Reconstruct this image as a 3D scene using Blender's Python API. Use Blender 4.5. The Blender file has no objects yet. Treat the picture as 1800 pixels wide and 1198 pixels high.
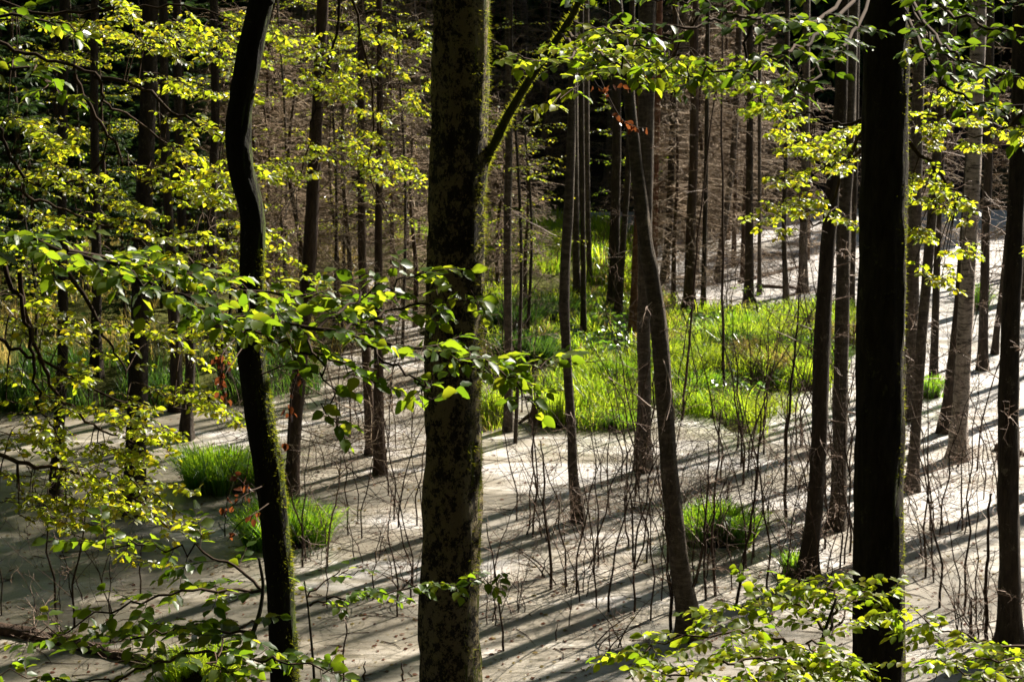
import bpy, math, random
import numpy as np
from mathutils import Vector, Matrix

R = math.radians
scene = bpy.context.scene
COL = scene.collection

# ------------------------------------------------------------------ camera
F = 3500.0                      # focal length in photograph pixels (1800 wide)
CX, CY = 900.0, 599.0
PITCH = R(12.0)
CAM = np.array([0.0, 0.0, 8.0])
cam_data = bpy.data.cameras.new('camera')
cam_data.sensor_width = 36.0
cam_data.lens = F / 1800.0 * 36.0
cam_data.clip_start = 0.05
cam_data.clip_end = 2000.0
cam_data.dof.use_dof = True
cam_data.dof.focus_distance = 10.0
cam_data.dof.aperture_fstop = 11.0
cam = bpy.data.objects.new('camera', cam_data)
cam.location = CAM
cam.rotation_euler = (R(90) - PITCH, 0, 0)
COL.objects.link(cam)
scene.camera = cam

# ------------------------------------------------------------------ light
SUN_AZ = R(43.0)                # to the right of straight ahead
SUN_EL = R(36.0)
SUN_DIR = Vector((math.sin(SUN_AZ) * math.cos(SUN_EL), math.cos(SUN_AZ) * math.cos(SUN_EL), math.sin(SUN_EL)))
world = bpy.data.worlds.new('World')
scene.world = world
world.use_nodes = True
wn = world.node_tree
bg = wn.nodes['Background']
sky = wn.nodes.new('ShaderNodeTexSky')
sky.sky_type = 'NISHITA'
sky.sun_disc = False
sky.sun_elevation = SUN_EL
sky.sun_rotation = SUN_AZ
sky.air_density = 0.7
sky.dust_density = 0.6
wn.links.new(sky.outputs[0], bg.inputs[0])
bg.inputs[1].default_value = 0.05
sun_data = bpy.data.lights.new('sun', 'SUN')
sun_data.energy = 5.0
sun_data.angle = R(0.53)
sun_data.color = (1.0, 0.91, 0.77)
sun = bpy.data.objects.new('sun', sun_data)
sun.rotation_euler = SUN_DIR.to_track_quat('Z', 'Y').to_euler()
sun.location = (20, 30, 40)
COL.objects.link(sun)
scene.view_settings.view_transform = 'Standard'
scene.view_settings.look = 'None'
scene.view_settings.gamma = 1.0
scene.view_settings.use_curve_mapping = False
scene.view_settings.exposure = 1.78
scene.render.engine = 'CYCLES'
scene.cycles.max_bounces = 6
scene.cycles.transmission_bounces = 4
scene.cycles.transparent_max_bounces = 4
scene.cycles.use_denoising = True

# ------------------------------------------------------------------ pixel helpers (photograph pixels to places)
_cp, _sp = math.cos(PITCH), math.sin(PITCH)
def ray(px, py):
    u = (px - CX) / F; v = -(py - CY) / F
    return np.array([u, _cp + v * _sp, -_sp + v * _cp])
def P(px, py, Y):
    d = ray(px, py)
    return CAM + d * (Y / d[1])
def G(px, py, z=0.0):
    d = ray(px, py)
    return CAM + d * ((z - CAM[2]) / d[2])

# ------------------------------------------------------------------ mesh helpers
class Geo:
    def __init__(self):
        self.V = []; self.F = []; self.n = 0
    def add(self, V, *faces):
        V = np.asarray(V, float)
        for f in faces:
            if len(f): self.F.append(np.asarray(f, int) + self.n)
        self.V.append(V); self.n += len(V)
    def mesh(self, name, mat=None, base=None, smooth=True):
        V = np.concatenate(self.V) if self.V else np.zeros((0, 3))
        if base is not None: V = V - np.asarray(base)
        me = bpy.data.meshes.new(name)
        me.vertices.add(len(V)); me.vertices.foreach_set('co', V.ravel())
        idx = np.concatenate([f.ravel() for f in self.F])
        tot = np.concatenate([np.full(len(f), f.shape[1]) for f in self.F])
        start = np.concatenate([[0], np.cumsum(tot)[:-1]])
        me.loops.add(len(idx)); me.loops.foreach_set('vertex_index', idx)
        me.polygons.add(len(tot)); me.polygons.foreach_set('loop_start', start)
        me.polygons.foreach_set('loop_total', tot)
        me.polygons.foreach_set('use_smooth', np.full(len(tot), smooth))
        me.update(calc_edges=True); me.validate()
        if mat: me.materials.append(mat)
        return me

def tube(g, pts, rad, sides=5, cap=True, ripple=None):
    pts = np.asarray(pts, float); n = len(pts)
    rad = np.broadcast_to(np.asarray(rad, float), (n,))
    t = np.gradient(pts, axis=0)
    t /= np.linalg.norm(t, axis=1, keepdims=True) + 1e-9
    ref = np.array([1.0, 0.13, 0.07]) if abs(t[:, 2]).mean() > 0.6 else np.array([0.07, 0.11, 1.0])
    a = np.cross(t, ref); a /= np.linalg.norm(a, axis=1, keepdims=True) + 1e-9
    b = np.cross(t, a)
    th = np.linspace(0, 2 * np.pi, sides, endpoint=False)
    rr = rad[:, None] * np.ones((1, sides))
    if ripple is not None: rr = rr * ripple
    V = pts[:, None, :] + rr[..., None] * (np.cos(th)[None, :, None] * a[:, None, :] + np.sin(th)[None, :, None] * b[:, None, :])
    i = np.arange(n - 1)[:, None] * sides; j = np.arange(sides)[None, :]; k = (j + 1) % sides
    q = np.stack([i + j, i + k, i + sides + k, i + sides + j], -1).reshape(-1, 4)
    if cap:
        g.add(V.reshape(-1, 3), q, np.arange(sides)[None, ::-1], (np.arange(sides) + (n - 1) * sides)[None, :])
    else:
        g.add(V.reshape(-1, 3), q)

def nrm(v):
    v = np.asarray(v, float)
    return v / (np.linalg.norm(v) + 1e-9)

def catmull(pts, per=6):
    p = np.asarray(pts, float)
    p = np.vstack([2 * p[0] - p[1], p, 2 * p[-1] - p[-2]])
    out = []
    for i in range(1, len(p) - 2):
        for s in range(per):
            t = s / per
            out.append(0.5 * ((2 * p[i]) + (-p[i-1] + p[i+1]) * t + (2*p[i-1] - 5*p[i] + 4*p[i+1] - p[i+2]) * t*t + (-p[i-1] + 3*p[i] - 3*p[i+1] + p[i+2]) * t**3))
    out.append(p[-2])
    return np.array(out)

def link(name, data, parent=None, **props):
    o = bpy.data.objects.new(name, data)
    COL.objects.link(o)
    if parent is not None: o.parent = parent
    for k, v in props.items(): o[k] = v
    return o
def thing(name, label, cat, loc, group=None, rz=0.0, scale=1.0):
    o = bpy.data.objects.new(name, None)
    o.empty_display_size = 0.2
    o.location = loc; o.rotation_euler = (0, 0, rz); o.scale = (scale,) * 3
    o['label'] = label; o['category'] = cat
    if group: o['group'] = group
    COL.objects.link(o)
    return o

# ------------------------------------------------------------------ materials
def new_mat(name):
    m = bpy.data.materials.new(name); m.use_nodes = True
    nt = m.node_tree
    return m, nt, nt.nodes['Principled BSDF'], nt.nodes['Material Output']
def node(nt, typ, **kw):
    n = nt.nodes.new(typ)
    for k, v in kw.items():
        if k.startswith('i_'):
            key = k[2:].replace('_', ' ')
            n.inputs[key].default_value = v
        else: setattr(n, k, v)
    return n
def ramp(nt, src, stops, interp='LINEAR'):
    r = nt.nodes.new('ShaderNodeValToRGB')
    r.color_ramp.interpolation = interp
    e = r.color_ramp.elements
    while len(e) > 1: e.remove(e[-1])
    e[0].position = stops[0][0]; e[0].color = (*stops[0][1], 1)
    for p, c in stops[1:]:
        x = e.new(p); x.color = (*c, 1)
    nt.links.new(src, r.inputs[0])
    return r.outputs[0]
def grey(v): return (v, v, v)
def coords(nt, scale, kind='Object'):
    tc = nt.nodes.new('ShaderNodeTexCoord')
    mp = nt.nodes.new('ShaderNodeMapping')
    mp.inputs['Scale'].default_value = scale
    nt.links.new(tc.outputs[kind], mp.inputs[0])
    return mp.outputs[0]
def noise(nt, vec, scale, detail=4, rough=0.6, dist=0.0):
    n = nt.nodes.new('ShaderNodeTexNoise')
    n.inputs['Scale'].default_value = scale; n.inputs['Detail'].default_value = detail
    n.inputs['Roughness'].default_value = rough; n.inputs['Distortion'].default_value = dist
    if vec is not None: nt.links.new(vec, n.inputs['Vector'])
    return n.outputs[0]
def mix(nt, fac, a, b):
    m = nt.nodes.new('ShaderNodeMix'); m.data_type = 'RGBA'
    for s, v in ((0, fac), (6, a), (7, b)):
        if isinstance(v, (int, float)): m.inputs[s].default_value = v
        elif isinstance(v, tuple): m.inputs[s].default_value = (*v, 1)
        else: nt.links.new(v, m.inputs[s])
    return m.outputs[2]
def math_(nt, op, a, b=0.0):
    m = nt.nodes.new('ShaderNodeMath'); m.operation = op; m.use_clamp = False
    for s, v in ((0, a), (1, b)):
        if isinstance(v, (int, float)): m.inputs[s].default_value = v
        else: nt.links.new(v, m.inputs[s])
    return m.outputs[0]
def bump(nt, bsdf, h, strength=0.5, dist=0.02):
    b = nt.nodes.new('ShaderNodeBump')
    b.inputs['Strength'].default_value = strength; b.inputs['Distance'].default_value = dist
    nt.links.new(h, b.inputs['Height'])
    nt.links.new(b.outputs[0], bsdf.inputs['Normal'])

def bark(name, dark, light, lichen=None, lich_amt=0.5, moss=None, moss_lim=0.35, bands=None, rough=0.9, lscale=7.0):
    m, nt, bs, out = new_mat(name)
    v = coords(nt, (1, 1, 0.22)); n1 = noise(nt, v, 22, 6, 0.7)
    col = ramp(nt, n1, [(0.3, dark), (0.72, light)])
    if bands:
        vb = coords(nt, (2.5, 2.5, 9)); nb = noise(nt, vb, 2.4, 7, 0.78, 0.1)
        col = mix(nt, ramp(nt, nb, [(0.47, grey(0)), (0.62, grey(1))]), col, bands)
    if lichen:
        vl = coords(nt, (1, 1, 0.8)); nl = noise(nt, vl, lscale, 9, 0.78, 0.0)
        nl = math_(nt, 'ADD', nl, math_(nt, 'ADD', math_(nt, 'MULTIPLY', math_(nt, 'SUBTRACT', noise(nt, vl, 75, 4, 0.7), 0.5), 0.42), math_(nt, 'MULTIPLY', math_(nt, 'SUBTRACT', noise(nt, coords(nt, (1, 1, 1)), 1.6, 2), 0.5), 0.3)))
        f = ramp(nt, nl, [(lich_amt, grey(0)), (lich_amt + 0.04, grey(1))])
        fine = noise(nt, vl, 90, 3)
        col = mix(nt, f, col, mix(nt, fine, tuple(c * 0.55 for c in lichen), lichen))
    if moss:
        ge = nt.nodes.new('ShaderNodeNewGeometry'); sx = nt.nodes.new('ShaderNodeSeparateXYZ')
        nt.links.new(ge.outputs['True Normal'], sx.inputs[0])
        nm = noise(nt, coords(nt, (1, 1, 0.45)), 5, 6, 0.7)
        s = math_(nt, 'ADD', sx.outputs[0], math_(nt, 'MULTIPLY', math_(nt, 'SUBTRACT', nm, 0.5), 2.4))
        f = ramp(nt, s, [(moss_lim, grey(0)), (min(1, moss_lim + 0.2), grey(1))])
        col = mix(nt, f, col, mix(nt, noise(nt, None, 60, 3), tuple(c * 0.5 for c in moss), moss))
    nt.links.new(col, bs.inputs['Base Color'])
    bs.inputs['Roughness'].default_value = rough
    bs.inputs['Specular IOR Level'].default_value = 0.25
    h = noise(nt, coords(nt, (1, 1, 0.3)), 40, 6, 0.75)
    bump(nt, bs, h, 1.0, 0.05)
    return m

M = {}
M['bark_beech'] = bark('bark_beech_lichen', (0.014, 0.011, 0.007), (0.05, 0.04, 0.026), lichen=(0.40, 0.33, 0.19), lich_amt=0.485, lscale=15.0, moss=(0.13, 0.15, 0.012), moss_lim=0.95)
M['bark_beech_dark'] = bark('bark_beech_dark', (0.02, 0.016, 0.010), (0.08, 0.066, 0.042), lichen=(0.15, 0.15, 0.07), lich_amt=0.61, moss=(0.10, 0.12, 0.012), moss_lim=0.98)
M['bark_mossy'] = bark('bark_mossy', (0.012, 0.011, 0.006), (0.035, 0.032, 0.016), lichen=(0.13, 0.12, 0.07), lich_amt=0.63, moss=(0.09, 0.125, 0.012), moss_lim=0.8)
M['bark_dark'] = bark('bark_alder', (0.018, 0.013, 0.009), (0.075, 0.055, 0.04), lichen=(0.2, 0.165, 0.125), lich_amt=0.6)
M['bark_grey'] = bark('bark_grey_banded', (0.03, 0.024, 0.018), (0.10, 0.079, 0.062), bands=(0.14, 0.113, 0.09), lichen=(0.24, 0.2, 0.15), lich_amt=0.59)
M['bark_red'] = bark('bark_reddish', (0.05, 0.022, 0.014), (0.2, 0.085, 0.05), bands=(0.24, 0.11, 0.07))
M['bark_pine'] = bark('bark_spruce', (0.035, 0.022, 0.016), (0.13, 0.085, 0.06))
M['bark_birch'] = bark('bark_birch', (0.3, 0.25, 0.22), (0.5, 0.43, 0.38), bands=(0.03, 0.022, 0.018))
M['moss'] = bark('moss_cushion', (0.05, 0.07, 0.008), (0.15, 0.18, 0.015))
M['bark_log'] = bark('bark_rotting_log', (0.03, 0.018, 0.012), (0.15, 0.095, 0.065))

def simple(name, c1, c2, scale=12, rough=0.8, spec=0.25):
    m, nt, bs, out = new_mat(name)
    oi = nt.nodes.new('ShaderNodeObjectInfo')
    n1 = noise(nt, coords(nt, (1, 1, 1)), scale, 3)
    f = math_(nt, 'ADD', math_(nt, 'MULTIPLY', n1, 0.9), math_(nt, 'MULTIPLY', oi.outputs['Random'], 0.25))
    nt.links.new(ramp(nt, f, [(0.3, c1), (0.8, c2)]), bs.inputs['Base Color'])
    bs.inputs['Roughness'].default_value = rough
    bs.inputs['Specular IOR Level'].default_value = spec
    return m
M['twig'] = simple('twig_brown', (0.13, 0.08, 0.056), (0.34, 0.235, 0.175), 3, 0.6, 0.4)
M['twig_dark'] = simple('twig_dark', (0.02, 0.014, 0.010), (0.07, 0.047, 0.034), 3, 0.9, 0.1)
M['twig_dead'] = simple('twig_dead_spruce', (0.09, 0.064, 0.041), (0.29, 0.205, 0.128), 2, 0.7)

def leafy(name, cols, trans, tfac=0.58, gloss=0.03, rough=0.4, island=True, spec=0.09, patch=None):
    m = bpy.data.materials.new(name); m.use_nodes = True
    nt = m.node_tree; nt.nodes.remove(nt.nodes['Principled BSDF']); out = nt.nodes['Material Output']
    if island:
        rnd = nt.nodes.new('ShaderNodeNewGeometry').outputs['Random Per Island']
    else:
        rnd = nt.nodes.new('ShaderNodeObjectInfo').outputs['Random']
    c = ramp(nt, rnd, cols); t = ramp(nt, rnd, trans)
    if patch:
        pn = ramp(nt, noise(nt, coords(nt, (1, 1, 0.2)), 0.8, 4, 0.6), [(0.42, grey(0)), (0.62, grey(1))])
        c = mix(nt, pn, c, patch[0]); t = mix(nt, pn, t, patch[1])
    vein = noise(nt, coords(nt, (1, 1, 1)), 45, 2)
    c = mix(nt, math_(nt, 'MULTIPLY', vein, 0.25), c, tuple(x * 0.6 for x in cols[0][1]))
    d = nt.nodes.new('ShaderNodeBsdfDiffuse'); nt.links.new(c, d.inputs[0])
    tr = nt.nodes.new('ShaderNodeBsdfTranslucent'); nt.links.new(t, tr.inputs[0])
    mx = nt.nodes.new('ShaderNodeMixShader'); mx.inputs[0].default_value = tfac
    nt.links.new(d.outputs[0], mx.inputs[1]); nt.links.new(tr.outputs[0], mx.inputs[2])
    gl = nt.nodes.new('ShaderNodeBsdfGlossy'); gl.inputs['Roughness'].default_value = rough
    gl.inputs['Color'].default_value = (0.9, 0.93, 0.95, 1)
    lw = nt.nodes.new('ShaderNodeLayerWeight'); lw.inputs[0].default_value = 0.25
    f = math_(nt, 'ADD', math_(nt, 'MULTIPLY', lw.outputs['Fresnel'], spec), gloss * 0.4)
    m2 = nt.nodes.new('ShaderNodeMixShader'); nt.links.new(f, m2.inputs[0])
    nt.links.new(mx.outputs[0], m2.inputs[1]); nt.links.new(gl.outputs[0], m2.inputs[2])
    nt.links.new(m2.outputs[0], out.inputs[0])
    return m
GREEN = [(0.0, (0.032, 0.066, 0.010)), (0.5, (0.05, 0.09, 0.012)), (1.0, (0.08, 0.115, 0.014))]
GREEN_T = [(0.0, (0.13, 0.25, 0.008)), (0.5, (0.24, 0.36, 0.012)), (1.0, (0.42, 0.47, 0.02))]
YEL = [(0.0, (0.075, 0.115, 0.010)), (0.65, (0.125, 0.15, 0.012)), (1.0, (0.19, 0.16, 0.015))]
YEL_T = [(0.0, (0.36, 0.50, 0.014)), (0.65, (0.54, 0.60, 0.02)), (1.0, (0.70, 0.58, 0.02))]
M['leaf_green_obj'] = leafy('beech_leaf_green', GREEN, GREEN_T, island=False)
M['leaf_green'] = leafy('beech_foliage_green', GREEN, GREEN_T)
SHADE = [(0.0, (0.025, 0.055, 0.010)), (1.0, (0.05, 0.085, 0.012))]  # shade of the top-edge boughs is put into this leaf green
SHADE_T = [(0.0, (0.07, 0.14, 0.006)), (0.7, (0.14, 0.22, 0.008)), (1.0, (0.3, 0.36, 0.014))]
M['leaf_shade_obj'] = leafy('beech_leaf_painted_shade', SHADE, SHADE_T, island=False)
M['leaf_shade'] = leafy('beech_foliage_painted_shade', SHADE, SHADE_T)
M['leaf_lime_obj'] = leafy('beech_leaf_lime', YEL, [(0.0, (0.22, 0.38, 0.01)), (1.0, (0.5, 0.55, 0.02))], island=False)
M['leaf_lime'] = leafy('beech_foliage_lime', YEL, [(0.0, (0.22, 0.38, 0.01)), (1.0, (0.5, 0.55, 0.02))])
M['leaf_yellow'] = leafy('beech_foliage_yellow', YEL, YEL_T, gloss=0.05, spec=0.18, tfac=0.66)
M['leaf_dead'] = leafy('dead_leaf', [(0, (0.09, 0.032, 0.016)), (1, (0.17, 0.06, 0.025))], [(0, (0.10, 0.028, 0.010)), (1, (0.21, 0.065, 0.018))])
M['needle'] = leafy('spruce_needles', [(0, (0.015, 0.04, 0.012)), (1, (0.04, 0.075, 0.018))], [(0, (0.03, 0.08, 0.015)), (1, (0.09, 0.15, 0.02))], tfac=0.35)
M['grass'] = leafy('grass_blades', [(0, (0.05, 0.10, 0.012)), (0.7, (0.09, 0.13, 0.014)), (1, (0.17, 0.15, 0.04))], [(0, (0.26, 0.54, 0.016)), (0.75, (0.50, 0.70, 0.028)), (1, (0.62, 0.6, 0.06))], spec=0.05, gloss=0.0, patch=((0.12, 0.16, 0.015), (0.60, 0.74, 0.03)))
M['grass_tuft'] = leafy('grass_tuft_blades', [(0, (0.03, 0.085, 0.010)), (1, (0.07, 0.125, 0.012))], [(0, (0.17, 0.44, 0.014)), (1, (0.48, 0.66, 0.024))])
M['sedge'] = leafy('sedge_blades', [(0, (0.018, 0.05, 0.018)), (1, (0.05, 0.085, 0.02))], [(0, (0.04, 0.13, 0.02)), (1, (0.15, 0.26, 0.02))], tfac=0.45, spec=0.05)
M['straw'] = leafy('straw_grass', [(0, (0.13, 0.11, 0.03)), (1, (0.26, 0.19, 0.08))], [(0, (0.32, 0.28, 0.05)), (1, (0.45, 0.33, 0.10))])
M['herb'] = leafy('herb_leaves', [(0, (0.035, 0.085, 0.02)), (1, (0.07, 0.12, 0.02))], [(0, (0.12, 0.32, 0.02)), (1, (0.3, 0.46, 0.03))], gloss=0.2, rough=0.25)

def ground_material():
    m, nt, bs, out = new_mat('forest_floor')
    v = coords(nt, (1, 1, 1)); n1 = noise(nt, v, 0.5, 6, 0.65); n2 = noise(nt, v, 14, 5, 0.7)
    litter = ramp(nt, n2, [(0.3, (0.010, 0.008, 0.008)), (0.7, (0.034, 0.023, 0.020))])
    mossc = ramp(nt, n2, [(0.3, (0.03, 0.045, 0.01)), (0.7, (0.12, 0.12, 0.02))])
    sx = nt.nodes.new('ShaderNodeSeparateXYZ'); nt.links.new(v, sx.inputs[0])
    flat = ramp(nt, math_(nt, 'ADD', math_(nt, 'MULTIPLY', sx.outputs[1], 1 / 80.0), math_(nt, 'MULTIPLY', math_(nt, 'SUBTRACT', n1, 0.5), 0.2)),
                [(0.24, grey(0)), (0.30, grey(1)), (0.66, grey(1)), (0.70, grey(0))])
    col = mix(nt, math_(nt, 'MULTIPLY', flat, ramp(nt, n1, [(0.35, grey(0.25)), (0.5, grey(1))])), litter, mossc)
    nt.links.new(col, bs.inputs['Base Color'])
    bs.inputs['Roughness'].default_value = 0.95
    bs.inputs['Specular IOR Level'].default_value = 0.1
    bump(nt, bs, n2, 1.0, 0.08)
    return m
M['ground'] = ground_material()

def water_material():
    m, nt, bs, out = new_mat('scummed_swamp_water')
    v = coords(nt, (1, 1, 1)); vs = coords(nt, (0.5, 1.6, 1))
    film = noise(nt, vs, 0.55, 6, 0.62, 0.8)
    fine = noise(nt, v, 26, 5, 0.7)
    big = noise(nt, coords(nt, (1, 1, 1)), 0.16, 3, 0.5)
    fl = math_(nt, 'ADD', film, math_(nt, 'MULTIPLY', math_(nt, 'SUBTRACT', big, 0.5), 0.35))
    # film colour paler to the far pool, darker left: painted glare and shade
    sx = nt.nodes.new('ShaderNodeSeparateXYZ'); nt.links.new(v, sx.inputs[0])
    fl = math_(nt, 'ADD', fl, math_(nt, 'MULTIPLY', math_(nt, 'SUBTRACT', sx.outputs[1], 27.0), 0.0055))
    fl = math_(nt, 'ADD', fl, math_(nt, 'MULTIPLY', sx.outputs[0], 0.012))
    c = ramp(nt, fl, [(0.37, (0.085, 0.074, 0.05)), (0.46, (0.19, 0.16, 0.116)), (0.54, (0.32, 0.287, 0.24)), (0.63, (0.56, 0.535, 0.53))])  # palest stop is glare painted into the film colour
    wisp = noise(nt, coords(nt, (0.55, 2.4, 1)), 3.2, 9, 0.74, 1.6)
    thin = ramp(nt, wisp, [(0.50, grey(0)), (0.60, grey(0.55)), (0.74, grey(0.85))])
    c = mix(nt, thin, c, (0.075, 0.064, 0.042))
    grit = ramp(nt, noise(nt, v, 48, 5, 0.75), [(0.34, grey(0.75)), (0.5, grey(0))])
    c = mix(nt, grit, c, (0.06, 0.05, 0.032))
    vo = nt.nodes.new('ShaderNodeTexVoronoi'); vo.inputs['Scale'].default_value = 5.5
    nt.links.new(v, vo.inputs['Vector'])
    keep = nt.nodes.new('ShaderNodeSeparateColor'); nt.links.new(vo.outputs['Color'], keep.inputs[0])
    fleck = math_(nt, 'MULTIPLY', ramp(nt, vo.outputs['Distance'], [(0.07, grey(1)), (0.12, grey(0))]), ramp(nt, keep.outputs[0], [(0.62, grey(0)), (0.64, grey(1))]))
    c = mix(nt, fleck, c, (0.45, 0.40, 0.30))
    nt.links.new(c, bs.inputs['Base Color'])
    rg = ramp(nt, thin, [(0.0, grey(0.6)), (0.85, grey(0.25))])
    nt.links.new(rg, bs.inputs['Roughness'])
    bs.inputs['Specular IOR Level'].default_value = 0.9
    h = math_(nt, 'ADD', math_(nt, 'MULTIPLY', fine, 0.4), noise(nt, vs, 6, 4))
    bump(nt, bs, h, 0.45, 0.02)
    bs.inputs['Coat Weight'].default_value = 0.5
    bs.inputs['Coat Roughness'].default_value = 0.16
    bs.inputs['Coat IOR'].default_value = 1.33
    return m
M['water'] = water_material()

# ------------------------------------------------------------------ ground height
rs = np.random.RandomState(7)
def poly_sd(X, Y, poly):
    """signed distance to a polygon, positive inside"""
    poly = np.asarray(poly)
    inside = np.zeros(X.shape, bool); dmin = np.full(X.shape, 1e9)
    n = len(poly)
    for i in range(n):
        a = poly[i]; b = poly[(i + 1) % n]
        e = b - a; w0 = X - a[0]; w1 = Y - a[1]
        t = np.clip((w0 * e[0] + w1 * e[1]) / (e @ e + 1e-12), 0, 1)
        dmin = np.minimum(dmin, np.hypot(w0 - t * e[0], w1 - t * e[1]))
        c = ((a[1] > Y) != (b[1] > Y)) & (X < (b[0] - a[0]) * (Y - a[1]) / (b[1] - a[1] + 1e-12) + a[0])
        inside ^= c
    return np.where(inside, dmin, -dmin)
def gpoly(px): return [G(x, y)[:2] for x, y in px]
ISLAND = gpoly([(850, 765), (845, 700), (870, 680), (930, 690), (975, 755), (1040, 765), (1110, 745), (1150, 690), (1215, 745), (1290, 785), (1370, 745), (1440, 690), (1510, 655),
                (1525, 570), (1440, 545), (1350, 555), (1290, 540), (1200, 535), (1140, 480), (1150, 420), (1000, 393), (860, 385), (640, 385), (600, 450), (700, 560), (740, 640), (800, 700)])
LEFT = gpoly([(-900, 745), (-300, 740), (60, 738), (300, 722), (470, 712), (560, 690), (620, 640), (690, 580), (640, 383), (-900, 383)])
_ph = rs.rand(24, 4)
def wav(X, Y, s):
    z = np.zeros_like(X)
    for i in range(8):
        a = _ph[i, 0] * 6.283; k = (0.6 + _ph[i, 1] * 1.6) / s
        z = z + np.sin((X * math.cos(a) + Y * math.sin(a)) * k * 6.283 + _ph[i, 2] * 6.283)
    return z / 8.0
def sstep(a, b, x):
    t = np.clip((x - a) / (b - a), 0, 1); return t * t * (3 - 2 * t)
def height(X, Y):
    X = np.asarray(X, float); Y = np.asarray(Y, float)
    jig = wav(X, Y, 3.0) * 0.9
    d = np.maximum(poly_sd(X, Y, ISLAND), poly_sd(X, Y, LEFT)) + jig * 0.8
    z = -0.25 + 0.42 * sstep(-0.9, 1.4, d) + 0.12 * wav(X, Y, 1.3) * sstep(-0.5, 1.0, d)
    # hillside beyond the far shore
    yb = Y - 54.5 - 2.0 * wav(X, Y * 0.3, 14.0)
    hill = -0.25 + np.where(yb > -1, (yb + 1) * 0.42, 0) * sstep(-1, 3, yb) + 0.5 * wav(X, Y, 5.0) * sstep(0, 3, yb)
    hill = np.minimum(hill, 26 + 1.5 * wav(X, Y, 20))
    z = np.maximum(z, hill)
    # near bank that carries the camera
    edge = 18.3 + 0.10 * np.clip(X - 2, -6, 8) + 0.6 * wav(X, Y, 4.0)
    near = (edge - Y) * 0.40 - 0.2 + 0.1 * wav(X, Y, 1.1)
    near = near + np.maximum(0, -3.0 - Y) * 0.35  # steeper rise behind the camera, added to block low sky
    near = np.minimum(near, 34.0)
    return np.maximum(z, near)
def hz(x, y): return float(height(np.array([x]), np.array([y]))[0])

def build_ground():
    xs = np.concatenate([np.linspace(-420, -24, 30), np.linspace(-23.5, 26, 190), np.linspace(27, 420, 30)])
    ys = np.concatenate([np.linspace(-300, 14, 50), np.linspace(14.3, 62, 190), np.linspace(63, 420, 60)])
    X, Y = np.meshgrid(xs, ys)
    Z = height(X, Y)
    nx, ny = len(xs), len(ys)
    i = np.arange(ny - 1)[:, None] * nx; j = np.arange(nx - 1)[None, :]
    q = np.stack([i + j, i + j + 1, i + nx + j + 1, i + nx + j], -1).reshape(-1, 4)
    g = Geo(); g.add(np.stack([X.ravel(), Y.ravel(), Z.ravel()], 1), q)
    link('ground', g.mesh('ground', M['ground']), kind='structure', label='forest floor with mossy islands, near bank and far hillside')
    g = Geo()
    xs = np.linspace(-130, 130, 60); ys = np.linspace(12, 60, 40)
    X, Y = np.meshgrid(xs, ys); nx, ny = 60, 40
    i = np.arange(ny - 1)[:, None] * nx; j = np.arange(nx - 1)[None, :]
    q = np.stack([i + j, i + j + 1, i + nx + j + 1, i + nx + j], -1).reshape(-1, 4)
    g.add(np.stack([X.ravel(), Y.ravel(), 0 * X.ravel()], 1), q)
    link('water', g.mesh('water', M['water']), kind='structure', label='still flooded forest water covered by a pale film')
build_ground()

# ------------------------------------------------------------------ twigs
def grow(g, rng, p, d, L, r, depth, kids=5, spread=0.7, curl=0.25, lift=0.0, sides=4, shrink=0.55, seg=5):
    """one bare twig and its side twigs"""
    n = seg; pts = [np.array(p, float)]; d = nrm(d); dirs = [d]
    for i in range(n):
        d = nrm(d + rng.normal(0, curl / n ** 0.5, 3) * np.array([1, 1, 0.7]) + np.array([0, 0, lift / n]))
        pts.append(pts[-1] + d * L / n); dirs.append(d)
    tube(g, pts, np.linspace(r, max(r * 0.35, 0.0018), n + 1), sides, cap=False)
    if depth <= 0: return
    for k in range(kids):
        t = 0.2 + 0.75 * (k + rng.rand()) / kids
        i = min(int(t * n), n - 1); f = t * n - i
        q = pts[i] * (1 - f) + pts[i + 1] * f
        perp = nrm(np.cross(dirs[i], rng.normal(0, 1, 3)))
        dd = nrm(dirs[i] * (1 - spread * 0.5) + perp * spread)
        grow(g, rng, q, dd, L * shrink * (0.5 + 0.7 * rng.rand()) * (1.15 - 0.5 * t), r * 0.5, depth - 1, max(2, kids - 1), spread, curl, lift, 3, shrink, max(3, seg - 1))

# ------------------------------------------------------------------ leaves
_rib = np.array([0.0, 0.14, 0.3, 0.47, 0.64, 0.82, 1.0]); _half = np.array([0.0, 0.19, 0.295, 0.325, 0.265, 0.15, 0.0])
def leaf_template(fold=0.09, droop=0.16, seed=1):
    """ovate leaf, pleated along its side veins, wavy margin"""
    rng = np.random.RandomState(seed); V = []; n = len(_rib)
    for t in _rib: V.append((t, 0.012 * math.sin(6 * t), -droop * t * t))
    for s in (1, -1):
        for k in range(1, n - 1):
            t, h = _rib[k], _half[k] * (1 + rng.normal(0, .05))
            V.append((t + .05 * h, s * h, -droop * t * t + fold * h / 0.32 + (0.022 if k % 2 else -0.016)))
    Fq = []; Ft = []; m = n - 2
    for s_, o in ((0, n), (1, n + m)):
        for k in range(1, n - 2):
            f = (k, k + 1, o + k, o + k - 1)
            Fq.append(f if s_ == 0 else f[::-1])
        a, b = (0, 1, o), (n - 2, n - 1, o + m - 1)
        Ft += [a, b] if s_ == 0 else [a[::-1], b[::-1]]
    return np.array(V), np.array(Fq), np.array(Ft)
LV, LQ, LT = leaf_template()
LV[:, 0] += 0.06
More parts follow.
